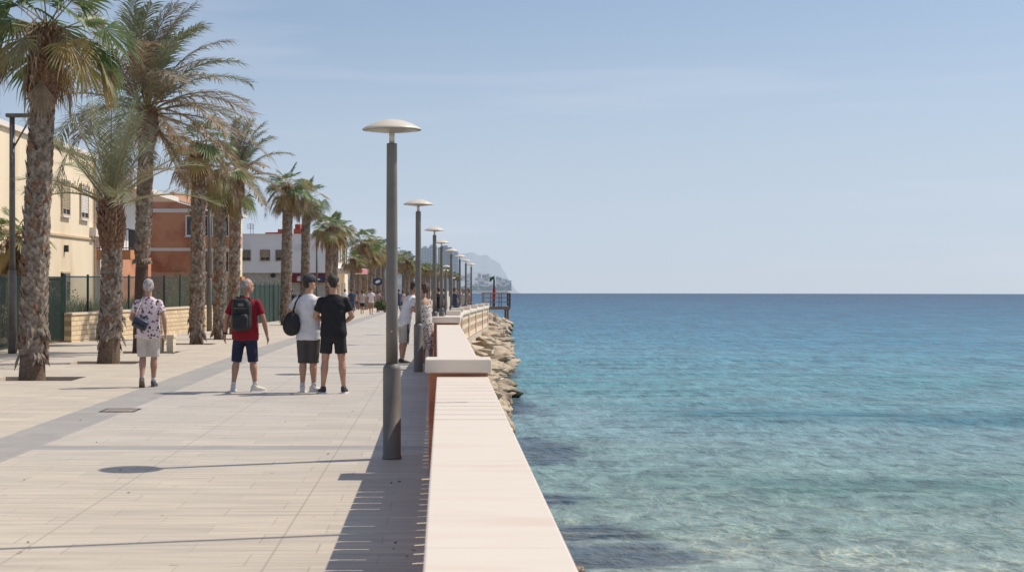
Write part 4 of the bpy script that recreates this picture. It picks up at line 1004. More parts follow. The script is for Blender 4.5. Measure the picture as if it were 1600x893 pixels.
        for i in range(nleaf):
            f = i / (nleaf - 1); az = i * 2.399963 + rnd.uniform(-.2, .2)
            el = lerp(1.45, .28 if kind == 'young' else -.12, f ** 1.1) + rnd.uniform(-.08, .08)
            mi = 0 if kind == 'young' else (rnd.choice([0, 1]) if f < .35 else rnd.choice([0, 1, 1, 2]))
            if kind == 'young' and f > .75: mi = rnd.choice([0, 1])
            feather_leaf(mb, hb[i % 8], az, el, crown * rnd.uniform(.85, 1.08), mi, rnd, droop=droopd * (1.0 + .6 * f), nl=46 if kind == 'young' else 74,
                         ll=.34 if kind == 'young' else .36, wind=wind, vup=.35 if kind == 'young' else .05, wd=.018 if kind == 'young' else .03)
        if kind == 'date':
            for i in range(6):
                az = rnd.uniform(0, 2 * PI); feather_leaf(mb, hb[i % 8] - V((0, 0, .1)), az, rnd.uniform(-.9, -.2), crown * .65, 2, rnd, droop=1.3, nl=34, ll=.3, wind=wind, vup=0, wd=.03)
        mb.build('crown', DM, t)
    return t
def x1(mb, top, rnd):
    for az, el, pet, Rb, mi, dr, sp, tw in ((0.25, -.1, .95, .80, 0, .9, 85, .3), (0.0, .25, 1.05, .85, 0, .5, 95, -.5), (-.25, -.25, 1.05, .85, 1, .9, 70, .2), (-1.2, -.30, .50, .52, 0, 1.1, 55, 1.2),
                                            (PI, .15, .75, .80, 0, 1.2, 80, .1), (PI + .2, .5, .7, .8, 0, .8, 90, .6), (.1, -.3, .95, .75, 2, 1.3, 60, .4), (-1.9, .8, .6, .8, 0, .3, 100, .5), (PI - .4, .0, .9, .8, 3, 1.6, 60, 0)):
        fan_leaf(mb, top, az, el, pet, Rb, mi, rnd, spread=sp, droop=dr, n=26, twist=tw)
P1 = palm(X_(50, 28.1), 28.1, 6.2, .215, .178, 11, 'fan', 'tallest and nearest fan palm, thick shaggy grey trunk at the left edge', (.26, 0), 1.06, 19, head=1.35, basal=.55, extra=x1, skirt=.3, elmin=-.30)
P2 = palm(X_(169, 33.7), 33.7, 3.4, .225, .17, 23, 'young', 'short young date palm with upright sage fronds, before the left end of the stone wall', (.06, 0), 2.45, 24, head=.95, basal=.60, droopd=.40)
P3 = palm(X_(217, 38.6), 38.6, 5.9, .15, .15, 5, 'date', 'tall date palm with long windblown arching fronds and smooth dark lower trunk', (.22, 0), 3.0, 40, wind=(.9, 0, 0), head=.9, basal=.5, dark=2.35, collar=True)
P4 = palm(X_(307, 44.7), 44.7, 5.6, .185, .155, 37, 'fan', 'fan palm behind the bench with green top, nearest right of the man in floral shirt', (.05, 0), .92, 22, skirt=.35, head=.95, basal=.4)
P5 = palm(X_(343, 49.4), 49.4, 5.1, .165, .15, 41, 'fan', 'fan palm directly right of the slim street light, golden hanging leaves', (.05, 0), .92, 20, skirt=.45, head=1.0, basal=.4)
P6 = palm(X_(366, 55.6), 55.6, 5.6, .16, .15, 8, 'date', 'feather-leaved palm behind the man with the backpack', (.12, 0), 2.0, 20, wind=(.5, 0, 0), head=.9, basal=.4)
P7 = palm(X_(446, 71.6), 71.6, 6.25, .21, .19, 53, 'fan', 'fan palm left of the man in white, trunk before the green fence end', (.12, 0), 1.0, 22, skirt=.35, head=.8, basal=.4)
P8 = palm(X_(476, 81.8), 81.8, 6.35, .20, .18, 61, 'fan', 'fan palm in front of the white building above the man in white', (.1, 0), 1.0, 22, skirt=.35, head=.8, basal=.4)
P9 = palm(X_(514, 99), 99, 5.5, .19, .19, 71, 'fan', 'left one of two close fan palms at the white building corner', (.05, 0), 1.1, 22, skirt=.3, head=1.2, basal=.4)
P10 = palm(X_(523, 104), 104, 5.75, .19, .19, 73, 'fan', 'right one of two close fan palms at the white building corner', (.05, 0), 1.1, 22, skirt=.3, head=1.2, basal=.4)
P0 = palm(X_(21, 44.5), 44.5, 3.0, .15, .12, 83, 'fan', 'small thin fan palm in the yard behind the green gate', (.03, 0), .80, 22, head=.7, basal=.2, z0=-.12, grp=None)
P9['group'] = P10['group'] = 'palm trees in a row along the promenade'
far = [(551, 130, 1.5, 1), (570, 140, 3.15, 0), (583, 160, 2.9, 1), (578, 152, 2.3, 0), (592, 172, 3.1, 0), (561, 148, 1.1, 1), (601, 196, 3.0, 1), (606, 214, 3.2, 0), (599, 185, 2.1, 0), (589, 205, 2.2, 1), (612, 232, 3.0, 0), (556, 170, 1.9, 0), (573, 190, 2.1, 1),
       (637, 186, 2.2, 0), (631, 205, 1.7, 1), (644, 215, 1.4, 0), (650, 232, 1.8, 1), (659, 245, 1.5, 0), (668, 240, 1.5, 1), (663, 265, 1.6, 0), (676, 268, 1.6, 1), (684, 280, 1.7, 0), (671, 290, 1.3, 1), (690, 300, 1.6, 1), (696, 316, 1.6, 0), (703, 330, 1.3, 1), (709, 345, 1.0, 0), (715, 370, .9, 1), (641, 260, 1.2, 0), (655, 285, .9, 1), (682, 330, .8, 0)]
for i, (px, Y, zz, k) in enumerate(far):
    src = (P9, P10, P8)[(i + k) % 3]; sh = {P9.name: 5.6, P10.name: 5.85, P8.name: 6.45}[src.name]
    zt = 1.95 + zz * (1.08 if Y < 200 else 1.2)      # height of the crown centre
    zg = g(Y) - .1; c = copy_tree(src); s = (zt - zg) / sh
    q = max(s, .75)
    c.location = (X_(px, Y), Y, zg); c.scale = (q * 1.15, q * 1.15, s); c.rotation_euler.z = i * 1.9
    c['label'] = 'distant fan palm in the dense row before the lamp post' if px < 615 else 'small distant fan palm in the far row right of the nearest lamp'
    c['group'] = 'distant palms beyond the white building' if px < 615 else 'farthest palms beside the towers'
    if i < 0: pass
# ------------------------------------------------------------------ fences and garden wall
def path_frame(ax, ay, bx, by, z):
    A = V((ax, ay, z)); t = V((bx - ax, by - ay, 0)); Lh = t.length; t.normalize(); n = V((t.y, -t.x, 0))
    return Matrix(((t.x, n.x, 0, A.x), (t.y, n.y, 0, A.y), (0, 0, 1, A.z), (0, 0, 0, 1))), Lh
def bar_fence(name, label, a, b, h=1.85, cat='gate'):
    t = thing(name, label, cat, (a[0], a[1], 0)); m, Lh = path_frame(0, 0, b[0] - a[0], b[1] - a[1], 0)
    mb = MB(); mb.box(0, Lh, -.02, .02, .08, .14, mtx=m); mb.box(0, Lh, -.02, .02, h - .12, h - .06, mtx=m)
    x = .06
    while x < Lh - .05: mb.box(x, x + .035, -.035, -.0205, .02, h, mtx=m); mb.box(x, x + .035, .0205, .035, .02, h, mtx=m); x += .105
    mb.build('bars', fence_green, t)
    for x in (-.03, Lh - .03):
        mb = MB(); mb.box(x, x + .07, -.045, .045, 0, h + .1, mtx=m); mb.build('post', fence_green, t)
    return t
bar_fence('metal_gate', 'dark green barred gate leaf at the left edge, behind the biggest palm', (-11.0, 38.6), (-11.0, 43.0))
bar_fence('metal_gate', 'dark green barred gate leaf reaching the stone wall, nearer the young palm', (-11.02, 43.1), (-10.98, 46.1))
# stone wall with mesh fence
A, B = (-10.96, 46.3), (-9.07, 61.8)
t = thing('garden_wall', 'low cream stone block wall topped by a green mesh fence', 'wall', (A[0], A[1], 0)); m, Lh = path_frame(0, 0, B[0] - A[0], B[1] - A[1], 0)
o = MB(); o.box(0, Lh, -.2, .2, -.2, .74); q = o.build('stonework', stone_wall_m, t); q.matrix_local = m
o = MB(); o.box(-.03, Lh, -.24, .24, .741, .80); q = o.build('cap_stones', bench_m, t); q.matrix_local = m
def mesh_mat():
    mm = bpy.data.materials.new('green_wire_mesh'); mm.use_nodes = True; N = mm.node_tree.nodes; L = mm.node_tree.links
    b = N['Principled BSDF']; b.inputs['Base Color'].default_value = (.015, .045, .034, 1); b.inputs['Roughness'].default_value = .6
    b.inputs['Alpha'].default_value = 0.5
    nz = N.new('ShaderNodeTexNoise'); nz.inputs['Scale'].default_value = 2; r = N.new('ShaderNodeMapRange'); r.inputs[3].default_value = .38; r.inputs[4].default_value = .62
    L.new(nz.outputs[0], r.inputs[0]); L.new(r.outputs[0], b.inputs['Alpha'])
    return mm
meshm = mesh_mat()
f = thing('mesh_fence', 'green wire mesh fence standing on the cream stone wall', 'fence', (A[0], A[1], 0))
mb = MB(); mb.add([(0, 0, .8), (Lh, 0, .8), (Lh, 0, 1.85), (0, 0, 1.85)], [(0, 1, 2, 3)]); q = mb.build('mesh', meshm, f); q.matrix_local = m
for k in range(9):
    x = Lh * k / 8; mb = MB(); mb.box(x - .025, x + .025, -.03, .03, .78, 1.92); q = mb.build('post', fence_green, f); q.matrix_local = m
mb = MB(); mb.box(0, Lh, -.012, .012, 1.83, 1.87); q = mb.build('rail', fence_green, f); q.matrix_local = m
# solid green panel fence
A2, B2 = (-9.05, 62.2), (-8.6, 85.0)
t = thing('panel_fence', 'tall solid dark green panel fence behind the man in red', 'fence', (A2[0], A2[1], -.17)); m, Lh = path_frame(0, 0, B2[0] - A2[0], B2[1] - A2[1], 0)
np_ = 13; gp = mat('green_corrugated_panel', (0.012, 0.045, 0.032), (0.018, 0.058, 0.040), 0.55, 1.0)
for k in range(np_):
    mb = MB(); a, b = Lh * k / np_ + .03, Lh * (k + 1) / np_ - .03; nn = 10
    for j in range(nn): x = lerp(a, b, j / nn); mb.box(x, x + (b - a) / nn * .93, -.02 + .012 * (j % 2), .02 + .012 * (j % 2), -.25, 1.72)
    q = mb.build('panel', gp, t); q.matrix_local = m
    mb = MB(); mb.box(b + .005, b + .055, .03, .07, -.3, 1.84); q = mb.build('post', polemetal, t); q.matrix_local = m
# ------------------------------------------------------------------ shrubs and grasses
def shrub(X, Y, z, w, h, seed, label, n=900, mt=None, leaf=.07):
    rnd = random.Random(seed); t = thing('shrub', label, 'shrub', (X, Y, z)); mb = MB()
    lobes = [(rnd.uniform(-.35, .35) * w, rnd.uniform(-.25, .25) * w, rnd.uniform(.35, .7) * h, rnd.uniform(.25, .42)) for _ in range(7)]
    for i in range(n):
        lx, ly, lz, lr = rnd.choice(lobes); d = V((rnd.gauss(0, 1), rnd.gauss(0, 1), rnd.gauss(0, 1))).normalized() * rnd.uniform(.4, 1.0) ** .5
        p = V((lx + d.x * lr * w, ly + d.y * lr * w, max(.03, lz + d.z * lr * h))); a = V((rnd.uniform(-1, 1), rnd.uniform(-1, 1), rnd.uniform(-.3, 1))).normalized() * leaf * rnd.uniform(.7, 1.4)
        b = a.cross(V((rnd.uniform(-1, 1), rnd.uniform(-1, 1), rnd.uniform(-1, 1)))).normalized() * leaf * .33
        mb.add([p, p + a * .5 + b, p + a, p + a * .5 - b], [(0, 1, 2, 3)])
    mb.build('foliage', mt or shrub_m, t)
    mb = MB()
    for lx, ly, lz, lr in lobes: mb.tube([(0, 0, -.1), (lx * .5, ly * .5, lz * .5), (lx, ly, lz)], [.03, .02, .01], 5)
    mb.build('stem', trunk_dark, t); return t
pale_leaf = mat('oleander_leaf', (0.16, 0.19, 0.10), (0.24, 0.25, 0.15), 0.6, 4, transl=.2, coord='World')
shrub(X_(118, 47.5) - .6, 48, .0, 1.3, 1.9, 1, 'loose grey-green oleander behind the mesh fence near the gate', 1300, pale_leaf)
shrub(X_(285, 75), 75, -.2, 1.7, 2.65, 2, 'round bright green bush before the red building', 1500)
shrub(X_(312, 80), 80, -.2, 1.4, 2.3, 3, 'green bush behind the panel fence beside the slim street light', 900)
shrub(X_(252, 82), 82, -.2, 1.5, 2.1, 4, 'low olive bush at the left of the round bright bush', 700)
shrub(X_(412, 96), 96, -.45, 2.0, 2.35, 5, 'green bush rising over the panel fence end by the white building', 1200)
shrub(X_(430, 92), 92, -.45, 1.4, 2.2, 6, 'smaller green bush against the fan palm trunk by the white building', 800)
shrub(X_(386, 100), 100, -.5, 1.2, 2.4, 7, 'scruffy olive bush left end of the white building', 600, pale_leaf)
shrub(X_(602, 122), 122, -.6, 1.2, .9, 8, 'low clipped green bush at the foot of the distant palms', 1600, None, .10)
rnd = random.Random(9); mb = MB()
def grass_area(n, fx, fy, z, hmax):
    for i in range(n):
        y = fy(); x = fx(y); h = hmax * rnd.uniform(.35, 1); a = rnd.uniform(0, 2 * PI); l = h * .35
        p = V((x, y, z)); e = p + V((math.cos(a) * l, math.sin(a) * l, h)); wv = V((math.sin(a), -math.cos(a), 0)) * .012; md = p.lerp(e, .55) + V((0, 0, h * .1))
        mb.add([p - wv, p + wv, md + wv * .8, md - wv * .8, e], [(0, 1, 2, 3), (3, 2, 4)])
grass_area(5200, lambda y: lerp(-10.96, -9.07, (y - 46.3) / 15.5) - .35 - 2.2 * rnd.random() ** 2, lambda: rnd.uniform(46.6, 61.5), .05, 1.25)
grass_area(1500, lambda y: -8.9 - 2.5 * rnd.random(), lambda: rnd.uniform(86, 112), -.55, 1.2)
tag(mb.build('tall_dry_grass', drygrass_m), 'tall dry grass growing behind the mesh fence', 'grass', kind='stuff')

# ------------------------------------------------------------------ bench and manhole cover
t = thing('stone_bench', 'cream stone slab bench half hidden behind the man in floral shirt', 'bench', (X_(243, 38.5), 38.6, 0), 0)
mb = MB(); mb.box(-.48, .46, -.22, .22, .345, .43, 0, .012); mb.build('seat', bench_m, t)
for x0 in (.00, .28):
    mb = MB(); mb.box(x0, x0 + .16, -.19, .19, 0, .344, 0, .01); mb.build('leg', bench_m, t)
mb = MB(); mb.box(-.44, -.28, -.19, .19, 0, .344, 0, .01); mb.build('leg', bench_m, t)
t = thing('manhole_cover', 'rectangular paved manhole cover with dark rim in the grey paving band', 'manhole cover', (X_(187, 21.1), 21.15, 0.0))
mb = MB()
for q in ((-.23, .23, -.26, -.24), (-.23, .23, .24, .26), (-.23, -.21, -.2395, .2395), (.21, .23, -.2395, .2395)): mb.box(*q, .001, .009)
mb.build('rim', dark_metal, t); mb = MB(); mb.box(-.209, .209, -.239, .239, .001, .005)
mb.build('plate', mat('weathered_plate', (.24, .19, .15), (.33, .28, .24), .8, 9, .3, 40), t)
rnd = random.Random(4)
for i in range(20):
    px, py = (rnd.uniform(600, 650), rnd.uniform(740, 885)) if i < 6 else (rnd.uniform(20, 560), rnd.uniform(560, 880))
    Y = 4250 / (py - 440); X = X_(px, Y)
    if X > -.16: X -= .4
    s = rnd.uniform(.009, .018); mb = MB(); p = [V((math.cos(a) * s * rnd.uniform(.6, 1.2), math.sin(a) * s * .6, rnd.uniform(.002, .014))) for a in [k * PI / 3 for k in range(6)]]
    mb.add(p + [V((0, 0, .012))], [(k, (k + 1) % 6, 6) for k in range(6)])
    tag(mb.build('dry_leaf', leaf_dead if i % 2 else trunk_dark, loc=(X, Y, 0)), 'tiny dry leaf lying on the paving', 'leaf', 'dry leaves scattered over the paving')

# ------------------------------------------------------------------ buildings
def window(par, m, w, h, fr=frame_m, pane=glass_dark, shut=None, frac=0.0, mull=1, sill=True):
    """m: matrix with x right along the facade, y outwards, z up, origin at the window's lower left corner"""
    mb = MB()
    for q in ((-.07, 0, -.02, .07, -.07, h + .07), (w, w + .07, -.02, .07, -.07, h + .07), (0, w, -.02, .07, -.07, 0), (0, w, -.02, .07, h, h + .07)): mb.box(*q, mtx=m)
    for k in range(mull): x = w * (k + 1) / (mull + 1); mb.box(x - .025, x + .025, .012, .05, 0, h, mtx=m)
    o = mb.build('window', fr, par)
    mb = MB(); mb.box(0, w, -.02, .010, 0, h, mtx=m); mb.build('pane', pane, o)
    if shut is not None:
        mb = MB(); z = h
        while z > h * (1 - frac): mb.box(.01, w - .01, .012, .055, max(z - .055, 0), z - .008, mtx=m); z -= .06
        mb.build('shutter', shut, o)
    if sill: mb = MB(); mb.box(-.12, w + .12, -.02, .13, -.13, -.072, mtx=m); mb.build('sill', white_trim, o)
    return o
def faceX(x, y, z): return Matrix(((0, 1, 0, x), (1, 0, 0, y), (0, 0, 1, z), (0, 0, 0, 1)))       # outward +X, along +Y
def faceY(x, y, z): return Matrix(((1, 0, 0, x), (0, -1, 0, y), (0, 0, 1, z), (0, 0, 0, 1)))      # outward -Y (towards the camera)
def railing(par, pts, z, h=1.0, name='railing', mt=None, gap=.12):
    mb = MB()
    for a, b in zip(pts, pts[1:]):
        A = V((*a, z)); B = V((*b, z)); n = max(2, int((B - A).length / gap))
        for k in range(n + 1): p = A.lerp(B, k / n); mb.box(p.x - .012, p.x + .012, p.y - .012, p.y + .012, z, z + h)
        mb.tube([A + V((0, 0, h)), B + V((0, 0, h))], .03, 6); mb.tube([A + V((0, 0, .08)), B + V((0, 0, .08))], .02, 6)
    return mb.build(name, mt or dark_metal, par)
# B1 pale yellow house
b = thing('house', 'pale yellow rendered house with tan windows behind the gate at the left', 'house', (-14, 38, -.1))
def wb(par, mt, *q, name='wall', bev=0): mb = MB(); mb.box(*q, 0, bev); return mb.build(name, mt, par)
b.location = (0, 0, 0)
wb(b, cream_wall, -27, -14, 36, 64.1, -.3, 6.62)
wb(b, white_trim, -27.1, -13.88, 35.9, 64.2, 6.62, 6.80, name='parapet_cap')
wb(b, mat('tan_band', (.62, .47, .30)), -27, -13.93, 36, 64.15, 3.36, 3.44, name='string_course')
window(b, faceX(-14, 58.6, 4.2), 1.1, 1.2, shut=shutter_m, frac=.85)
window(b, faceX(-14, 61.6, 4.2), 1.2, 1.2, shut=white_trim, frac=.85)
window(b, faceX(-14, 58.6, 1.0), 1.1, 1.0, shut=shutter_grey, frac=.3)
window(b, faceX(-14, 49.6, 1.0), 1.4, 1.5, shut=shutter_grey, frac=.5)
window(b, faceX(-14, 44, 4.2), 1.1, 1.2, shut=shutter_m, frac=.35)
wb(b, white_trim, -14.0, -13.75, 63.3, 63.9, 3.5, 3.85, name='air_conditioner'); wb(b, dark_metal, -14, -13.85, 59.0, 59.15, 2.8, 3.05, name='wall_lamp')
mb = MB(); mb.tube([(-13.93, 63.95, 0), (-13.93, 63.95, 6.6)], .05, 8); mb.build('drainpipe', frame_m, b)
# block with balconies behind it
b = thing('apartment_block', 'white apartment block with railed orange balconies squeezed behind the yellow house', 'building', (0, 0, 0))
wb(b, white_wall, -26, -16.3, 76, 88, -.4, 6.1)
wb(b, white_trim, -26, -14.6, 74.5, 88.2, 6.101, 6.35, name='roof_slab'); 
for z in (2.75,):
    s = wb(b, orange_wall, -18.5, -14.4, 73.6, 75.99, z, z + .42, name='balcony'); railing(s, [(-18.4, 73.7), (-14.5, 73.7), (-14.5, 75.9)], z + .42, .95)
s = wb(b, white_trim, -18.5, -15.6, 74, 75.99, 4.9, 5.05, name='balcony'); railing(s, [(-18.4, 74.1), (-15.7, 74.1), (-15.7, 75.9)], 5.05, .9)
window(b, faceY(-17.8, 76, 3.2), .9, 1.5, shut=shutter_grey, frac=.4, sill=False); window(b, faceY(-17.8, 76, .6), .9, 1.6, sill=False); window(b, faceY(-17.8, 76, 5.1), .9, .9, sill=False)
wb(b, terra_wall, -16.29, -15.9, 76.4, 87, -.4, 3.0, name='lower_wing')
wb(b, white_trim, -15.2, -15.0, 75, 75.2, 6.36, 7.2, name='chimney')
# B2 brick red house with tiled roof
b = thing('house', 'brick red house with white bands and clay tile roof', 'house', (0, 0, 0)); Yf = 95
x0, xg, x1_ = X_(150, Yf), X_(222, Yf), X_(300, Yf)
mb = MB(); pr = [(x0 - 3, -.6), (x1_, -.6), (x1_, Z_(322, Yf)), (X_(245, Yf), Z_(307, Yf)), (xg, Z_(306, Yf)), (x0 - 3, Z_(330, Yf))]
n = len(pr); mb.add([(x, Yf, z) for x, z in pr] + [(x, Yf + 14, z) for x, z in pr], [tuple(range(n)), tuple(range(2 * n - 1, n - 1, -1))] + [(i, i + n, (i + 1) % n + n, (i + 1) % n) for i in range(n)])
fixn(mb.build('wall', terra_wall, b))
for pa, pb in ((326, 332), (387, 392)): wb(b, white_trim, X_(178, Yf) - 5, x1_ + .05, Yf - .07, Yf - .001, Z_(pb, Yf), Z_(pa, Yf), name='white_band')
wb(b, mat('pale_coping_line', (.5, .3, .22)), x0 - 3, x1_, Yf - .12, Yf - .002, Z_(309, Yf) - .9 - 8, Z_(309, Yf) - .8 - 8, name='plinth')
window(b, faceY(X_(198, Yf), Yf, Z_(364, Yf)), .55, .85, shut=mat('ochre_shutter', (.50, .36, .15)), frac=.95)
window(b, faceY(X_(196, Yf), Yf, Z_(424, Yf)), .65, .85, shut=shutter_m, frac=.95)
# right wing facing the camera, cream balconies
wb(b, terra_wall, x1_ + .001, X_(331, Yf), Yf + .3, Yf + 13, -.6, Z_(330, Yf), name='wing_wall')
wb(b, cream_wall, X_(331, Yf) + .001, X_(371, Yf), Yf + .3, Yf + 2.3, -.6, Z_(336, Yf), name='wing_wall')
window(b, faceY(X_(292, Yf), Yf, Z_(367, Yf)), .35, 1.1, fr=white_paint, mull=0)
for a, bb in ((313, 323), (332, 341), (352, 361)):
    window(b, faceY(X_(a, Yf), Yf + .3, Z_(368, Yf)), (bb - a) / F * Yf, 1.15, fr=white_paint); window(b, faceY(X_(a, Yf), Yf + .3, Z_(424, Yf)), (bb - a) / F * Yf, 1.3, fr=white_paint)
wb(b, orange_wall, X_(311, Yf), X_(377, Yf), Yf - .7, Yf + .299, Z_(388, Yf), Z_(370, Yf), name='balcony')
wb(b, white_trim, X_(310, Yf), X_(378, Yf), Yf - .75, Yf + .298, Z_(393, Yf), Z_(388, Yf) - .001, name='balcony_edge')
wb(b, white_trim, X_(310, Yf), X_(378, Yf), Yf - .75, Yf + .297, Z_(370, Yf) + .001, Z_(368.5, Yf), name='balcony_edge')
wb(b, orange_wall, X_(371, Yf), X_(380, Yf), Yf - .69, Yf + .8, Z_(446, Yf), Z_(432, Yf), name='garden_parapet')
wb(b, white_trim, X_(330, Yf), X_(382, Yf), Yf - .8, Yf + 1.5, Z_(339, Yf), Z_(336, Yf) + .06, name='eave')
def tiled(par, c, ncol=26):
    """c: four corners eave-left, eave-right, ridge-right, ridge-left; rows of half round tiles"""
    c = [V(p) for p in c]; mb = MB(); nn = (c[1] - c[0]).cross(c[3] - c[0]).normalized()
    if nn.z < 0: nn = -nn
    mb.add([p for p in c], [(0, 1, 2, 3)])
    for k in range(ncol):
        a = c[0].lerp(c[1], (k + .5) / ncol); d = c[3].lerp(c[2], (k + .5) / ncol)
        rr = (c[1] - c[0]).length / ncol * .33
        mb.tube([a + nn * .02, d + nn * .02], [rr, rr], 6)
    return mb.build('roof', rooftile, par)
zr, ze = Z_(305, Yf + 6), Z_(323, Yf)
tiled(b, [(X_(262, Yf), Yf - .25, Z_(310, Yf)), (X_(340, Yf), Yf - .25, Z_(331, Yf)), (X_(318, Yf), Yf + 7, Z_(305, Yf + 7)), (X_(238, Yf), Yf + 7, Z_(302, Yf + 7))], 24)
tiled(b, [(X_(331, Yf), Yf - .5, Z_(333, Yf)), (X_(382, Yf), Yf - .5, Z_(342, Yf)), (X_(366, Yf), Yf + 3, Z_(326, Yf + 3)), (X_(325, Yf), Yf + 7, Z_(312, Yf + 7))], 16)
wb(b, terra_wall, X_(252, Yf), X_(259, Yf), Yf + 3, Yf + 4, Z_(312, Yf), Z_(300, Yf + 3), name='chimney')
# low terracotta garden wall in front
t = tag(wb(None, mat('dusty_pink_render', (.42, .24, .17), (.36, .20, .14)), X_(140, 90), X_(312, 90), 90, 90.3, -.6, Z_(425, 90), name='boundary_wall'), 'long low dusty pink boundary wall in front of the red house', 'wall')
# B3 white building
b = thing('white_building', 'long white two-storey building with red roof boxes and shop sign', 'building', (0, 0, 0)); Yf = 130
xa, xb = X_(374, Yf), X_(525, Yf)
wb(b, white_wall, xa - 4, xb, Yf, 146, Z_(426, Yf), Z_(366.5, Yf))
wb(b, mat('grey_lower_render', (.52, .50, .47)), xa - 4, xb - .01, Yf + .45, 145.9, -1.0, Z_(426, Yf) - .001, name='lower_wall')
wb(b, cream_wall, xb - .009, xb + .02, Yf + .5, 145.9, -1.0, Z_(426, Yf) - .002, name='side_wall')
wb(b, white_trim, xa - 4.05, xb + .06, Yf - .06, 146.05, Z_(366.5, Yf) + .001, Z_(365, Yf), name='parapet_cap')
for a, bb, sh in ((378, 390.5, shutter_grey), (408, 420.5, shutter_m), (432, 446, shutter_grey)):
    window(b, faceY(X_(a, Yf), Yf, Z_(406, Yf)), (bb - a) / F * Yf, .76, shut=sh, frac=.7, fr=shutter_grey)
for k in range(5):
    window(b, faceX(xb, 131.3 + k * 2.9, Z_(410, 138)), 1.1, 1.35, fr=frame_m, mull=0)
for k in range(3): wb(b, frame_m, xb + .021, xb + .05, 132.5 + k * 4, 134 + k * 4, -.7, 1.6, name='door')
wb(b, brick_red, X_(430, Yf), X_(446, Yf), Yf + 2, Yf + 4, Z_(365, Yf), Z_(356.5, Yf), name='roof_box'); wb(b, brick_red, X_(455, Yf), X_(471, Yf), Yf + 2, Yf + 5, Z_(365, Yf), Z_(356, Yf), name='roof_box')
wb(b, brick_red, X_(457, Yf), X_(465, Yf), Yf + 2.2, Yf + 4, Z_(356, Yf), Z_(348.5, Yf), name='chimney'); wb(b, brick_red, X_(408, Yf), X_(429, Yf), Yf + 3, Yf + 5, Z_(365, Yf), Z_(361, Yf), name='roof_box')
wb(b, brick_red, X_(490, Yf), X_(500, Yf), Yf + 5, Yf + 7, Z_(365, Yf), Z_(357, Yf), name='roof_box')
# antenna, round vent, security lamp
mb = MB()
ax = X_(389, Yf); mb.tube([(ax, Yf + 1, 5.4), (ax, Yf + 1, 6.5)], .02, 4); mb.tube([(ax + .22, Yf + 1, 5.4), (ax + .22, Yf + 1, 6.4)], .02, 4)
for k in range(5): mb.tube([(ax - .3, Yf + 1, 6.0 + .1 * k), (ax + .3, Yf + 1, 6.05 + .1 * k)], .012, 4)
mb.build('antenna', dark_metal, b)
mb = MB(); mb.rings([[V((X_(426, Yf) + .2 * math.cos(a), Yf + .44 - e, Z_(430, Yf) + .2 * math.sin(a))) for a in [2 * PI * k / 16 for k in range(16)]] for e in (0, .15)]); mb.build('vent', dark_metal, b)
s = wb(b, red_sign, X_(452, Yf), X_(519, Yf), Yf - .03, Yf + .44, Z_(441, Yf), Z_(427.5, Yf), name='shop_sign')
wb(s, white_paint, X_(464, Yf), X_(472.5, Yf), Yf - .06, Yf - .035, Z_(438.5, Yf), Z_(431.5, Yf), name='sign_plate')
wb(s, blue_sign, X_(480, Yf), X_(509, Yf), Yf - .06, Yf - .035, Z_(439, Yf), Z_(431, Yf), name='sign_plate'); wb(s, white_paint, X_(483, Yf), X_(500, Yf), Yf - .075, Yf - .065, Z_(437.8, Yf), Z_(434.8, Yf), name='sign_strip')
def text(body, size, m, mt, par, name='lettering'):
    cu = bpy.data.curves.new(name, 'FONT'); cu.body = body; cu.size = size; cu.extrude = .004; cu.align_x = 'CENTER'
    o = bpy.data.objects.new(name, cu); COL.objects.link(o)
    me = bpy.data.meshes.new_from_object(o.evaluated_get(bpy.context.evaluated_depsgraph_get())); bpy.data.objects.remove(o)
    o = bpy.data.objects.new(name, me); COL.objects.link(o); me.materials.clear(); me.materials.append(mt); o.parent = par; o.matrix_local = m; return o
ups = lambda x, y, z: Matrix(((1, 0, 0, x), (0, 0, -1, y), (0, 1, 0, z), (0, 0, 0, 1)))
text('TC', .42, ups(X_(468.2, Yf), Yf - .07, Z_(437.6, Yf)), blue_sign, s)
s = wb(b, white_trim, xb - .5, X_(567, 132), 130.6, 141, 2.36, 2.80, name='canopy', bev=.03)
wb(s, pink_sign, X_(556, 131), X_(566, 131), 130.55, 130.598, 2.42, 2.76, name='canopy_sign')
wb(s, pink_sign, X_(567, 132) + .002, X_(567, 132) + .03, 130.7, 140.8, 2.42, 2.76, name='canopy_sign')
mb = MB(); mb.tube([(X_(560, 138), 138, -.7), (X_(560, 138), 138, 2.36)], .06, 8); mb.build('canopy_post', polemetal, s)
# kiosk, traffic sign
t = thing('round_sign', 'small round blue and white sign on a thin post among the distant palms', 'sign', (X_(590, 126), 126, g(126)))
mb = MB(); mb.tube([(0, 0, 0), (0, 0, 2.6)], .03, 6); mb.build('post', polemetal, t)
mb = MB(); mb.rings([[V((.40 * math.cos(a), -.04 - e, 2.35 + .30 * math.sin(a))) for a in [2 * PI * k / 24 for k in range(24)]] for e in (0, .03)]); s = mb.build('sign_disc', blue_sign, t)
mb = MB(); mb.rings([[V((.02 + .2 * math.cos(a), -.072 - e, 2.36 + .13 * math.sin(a + .5))) for a in [2 * PI * k / 16 for k in range(16)]] for e in (0, .01)]); mb.build('symbol', white_paint, s)
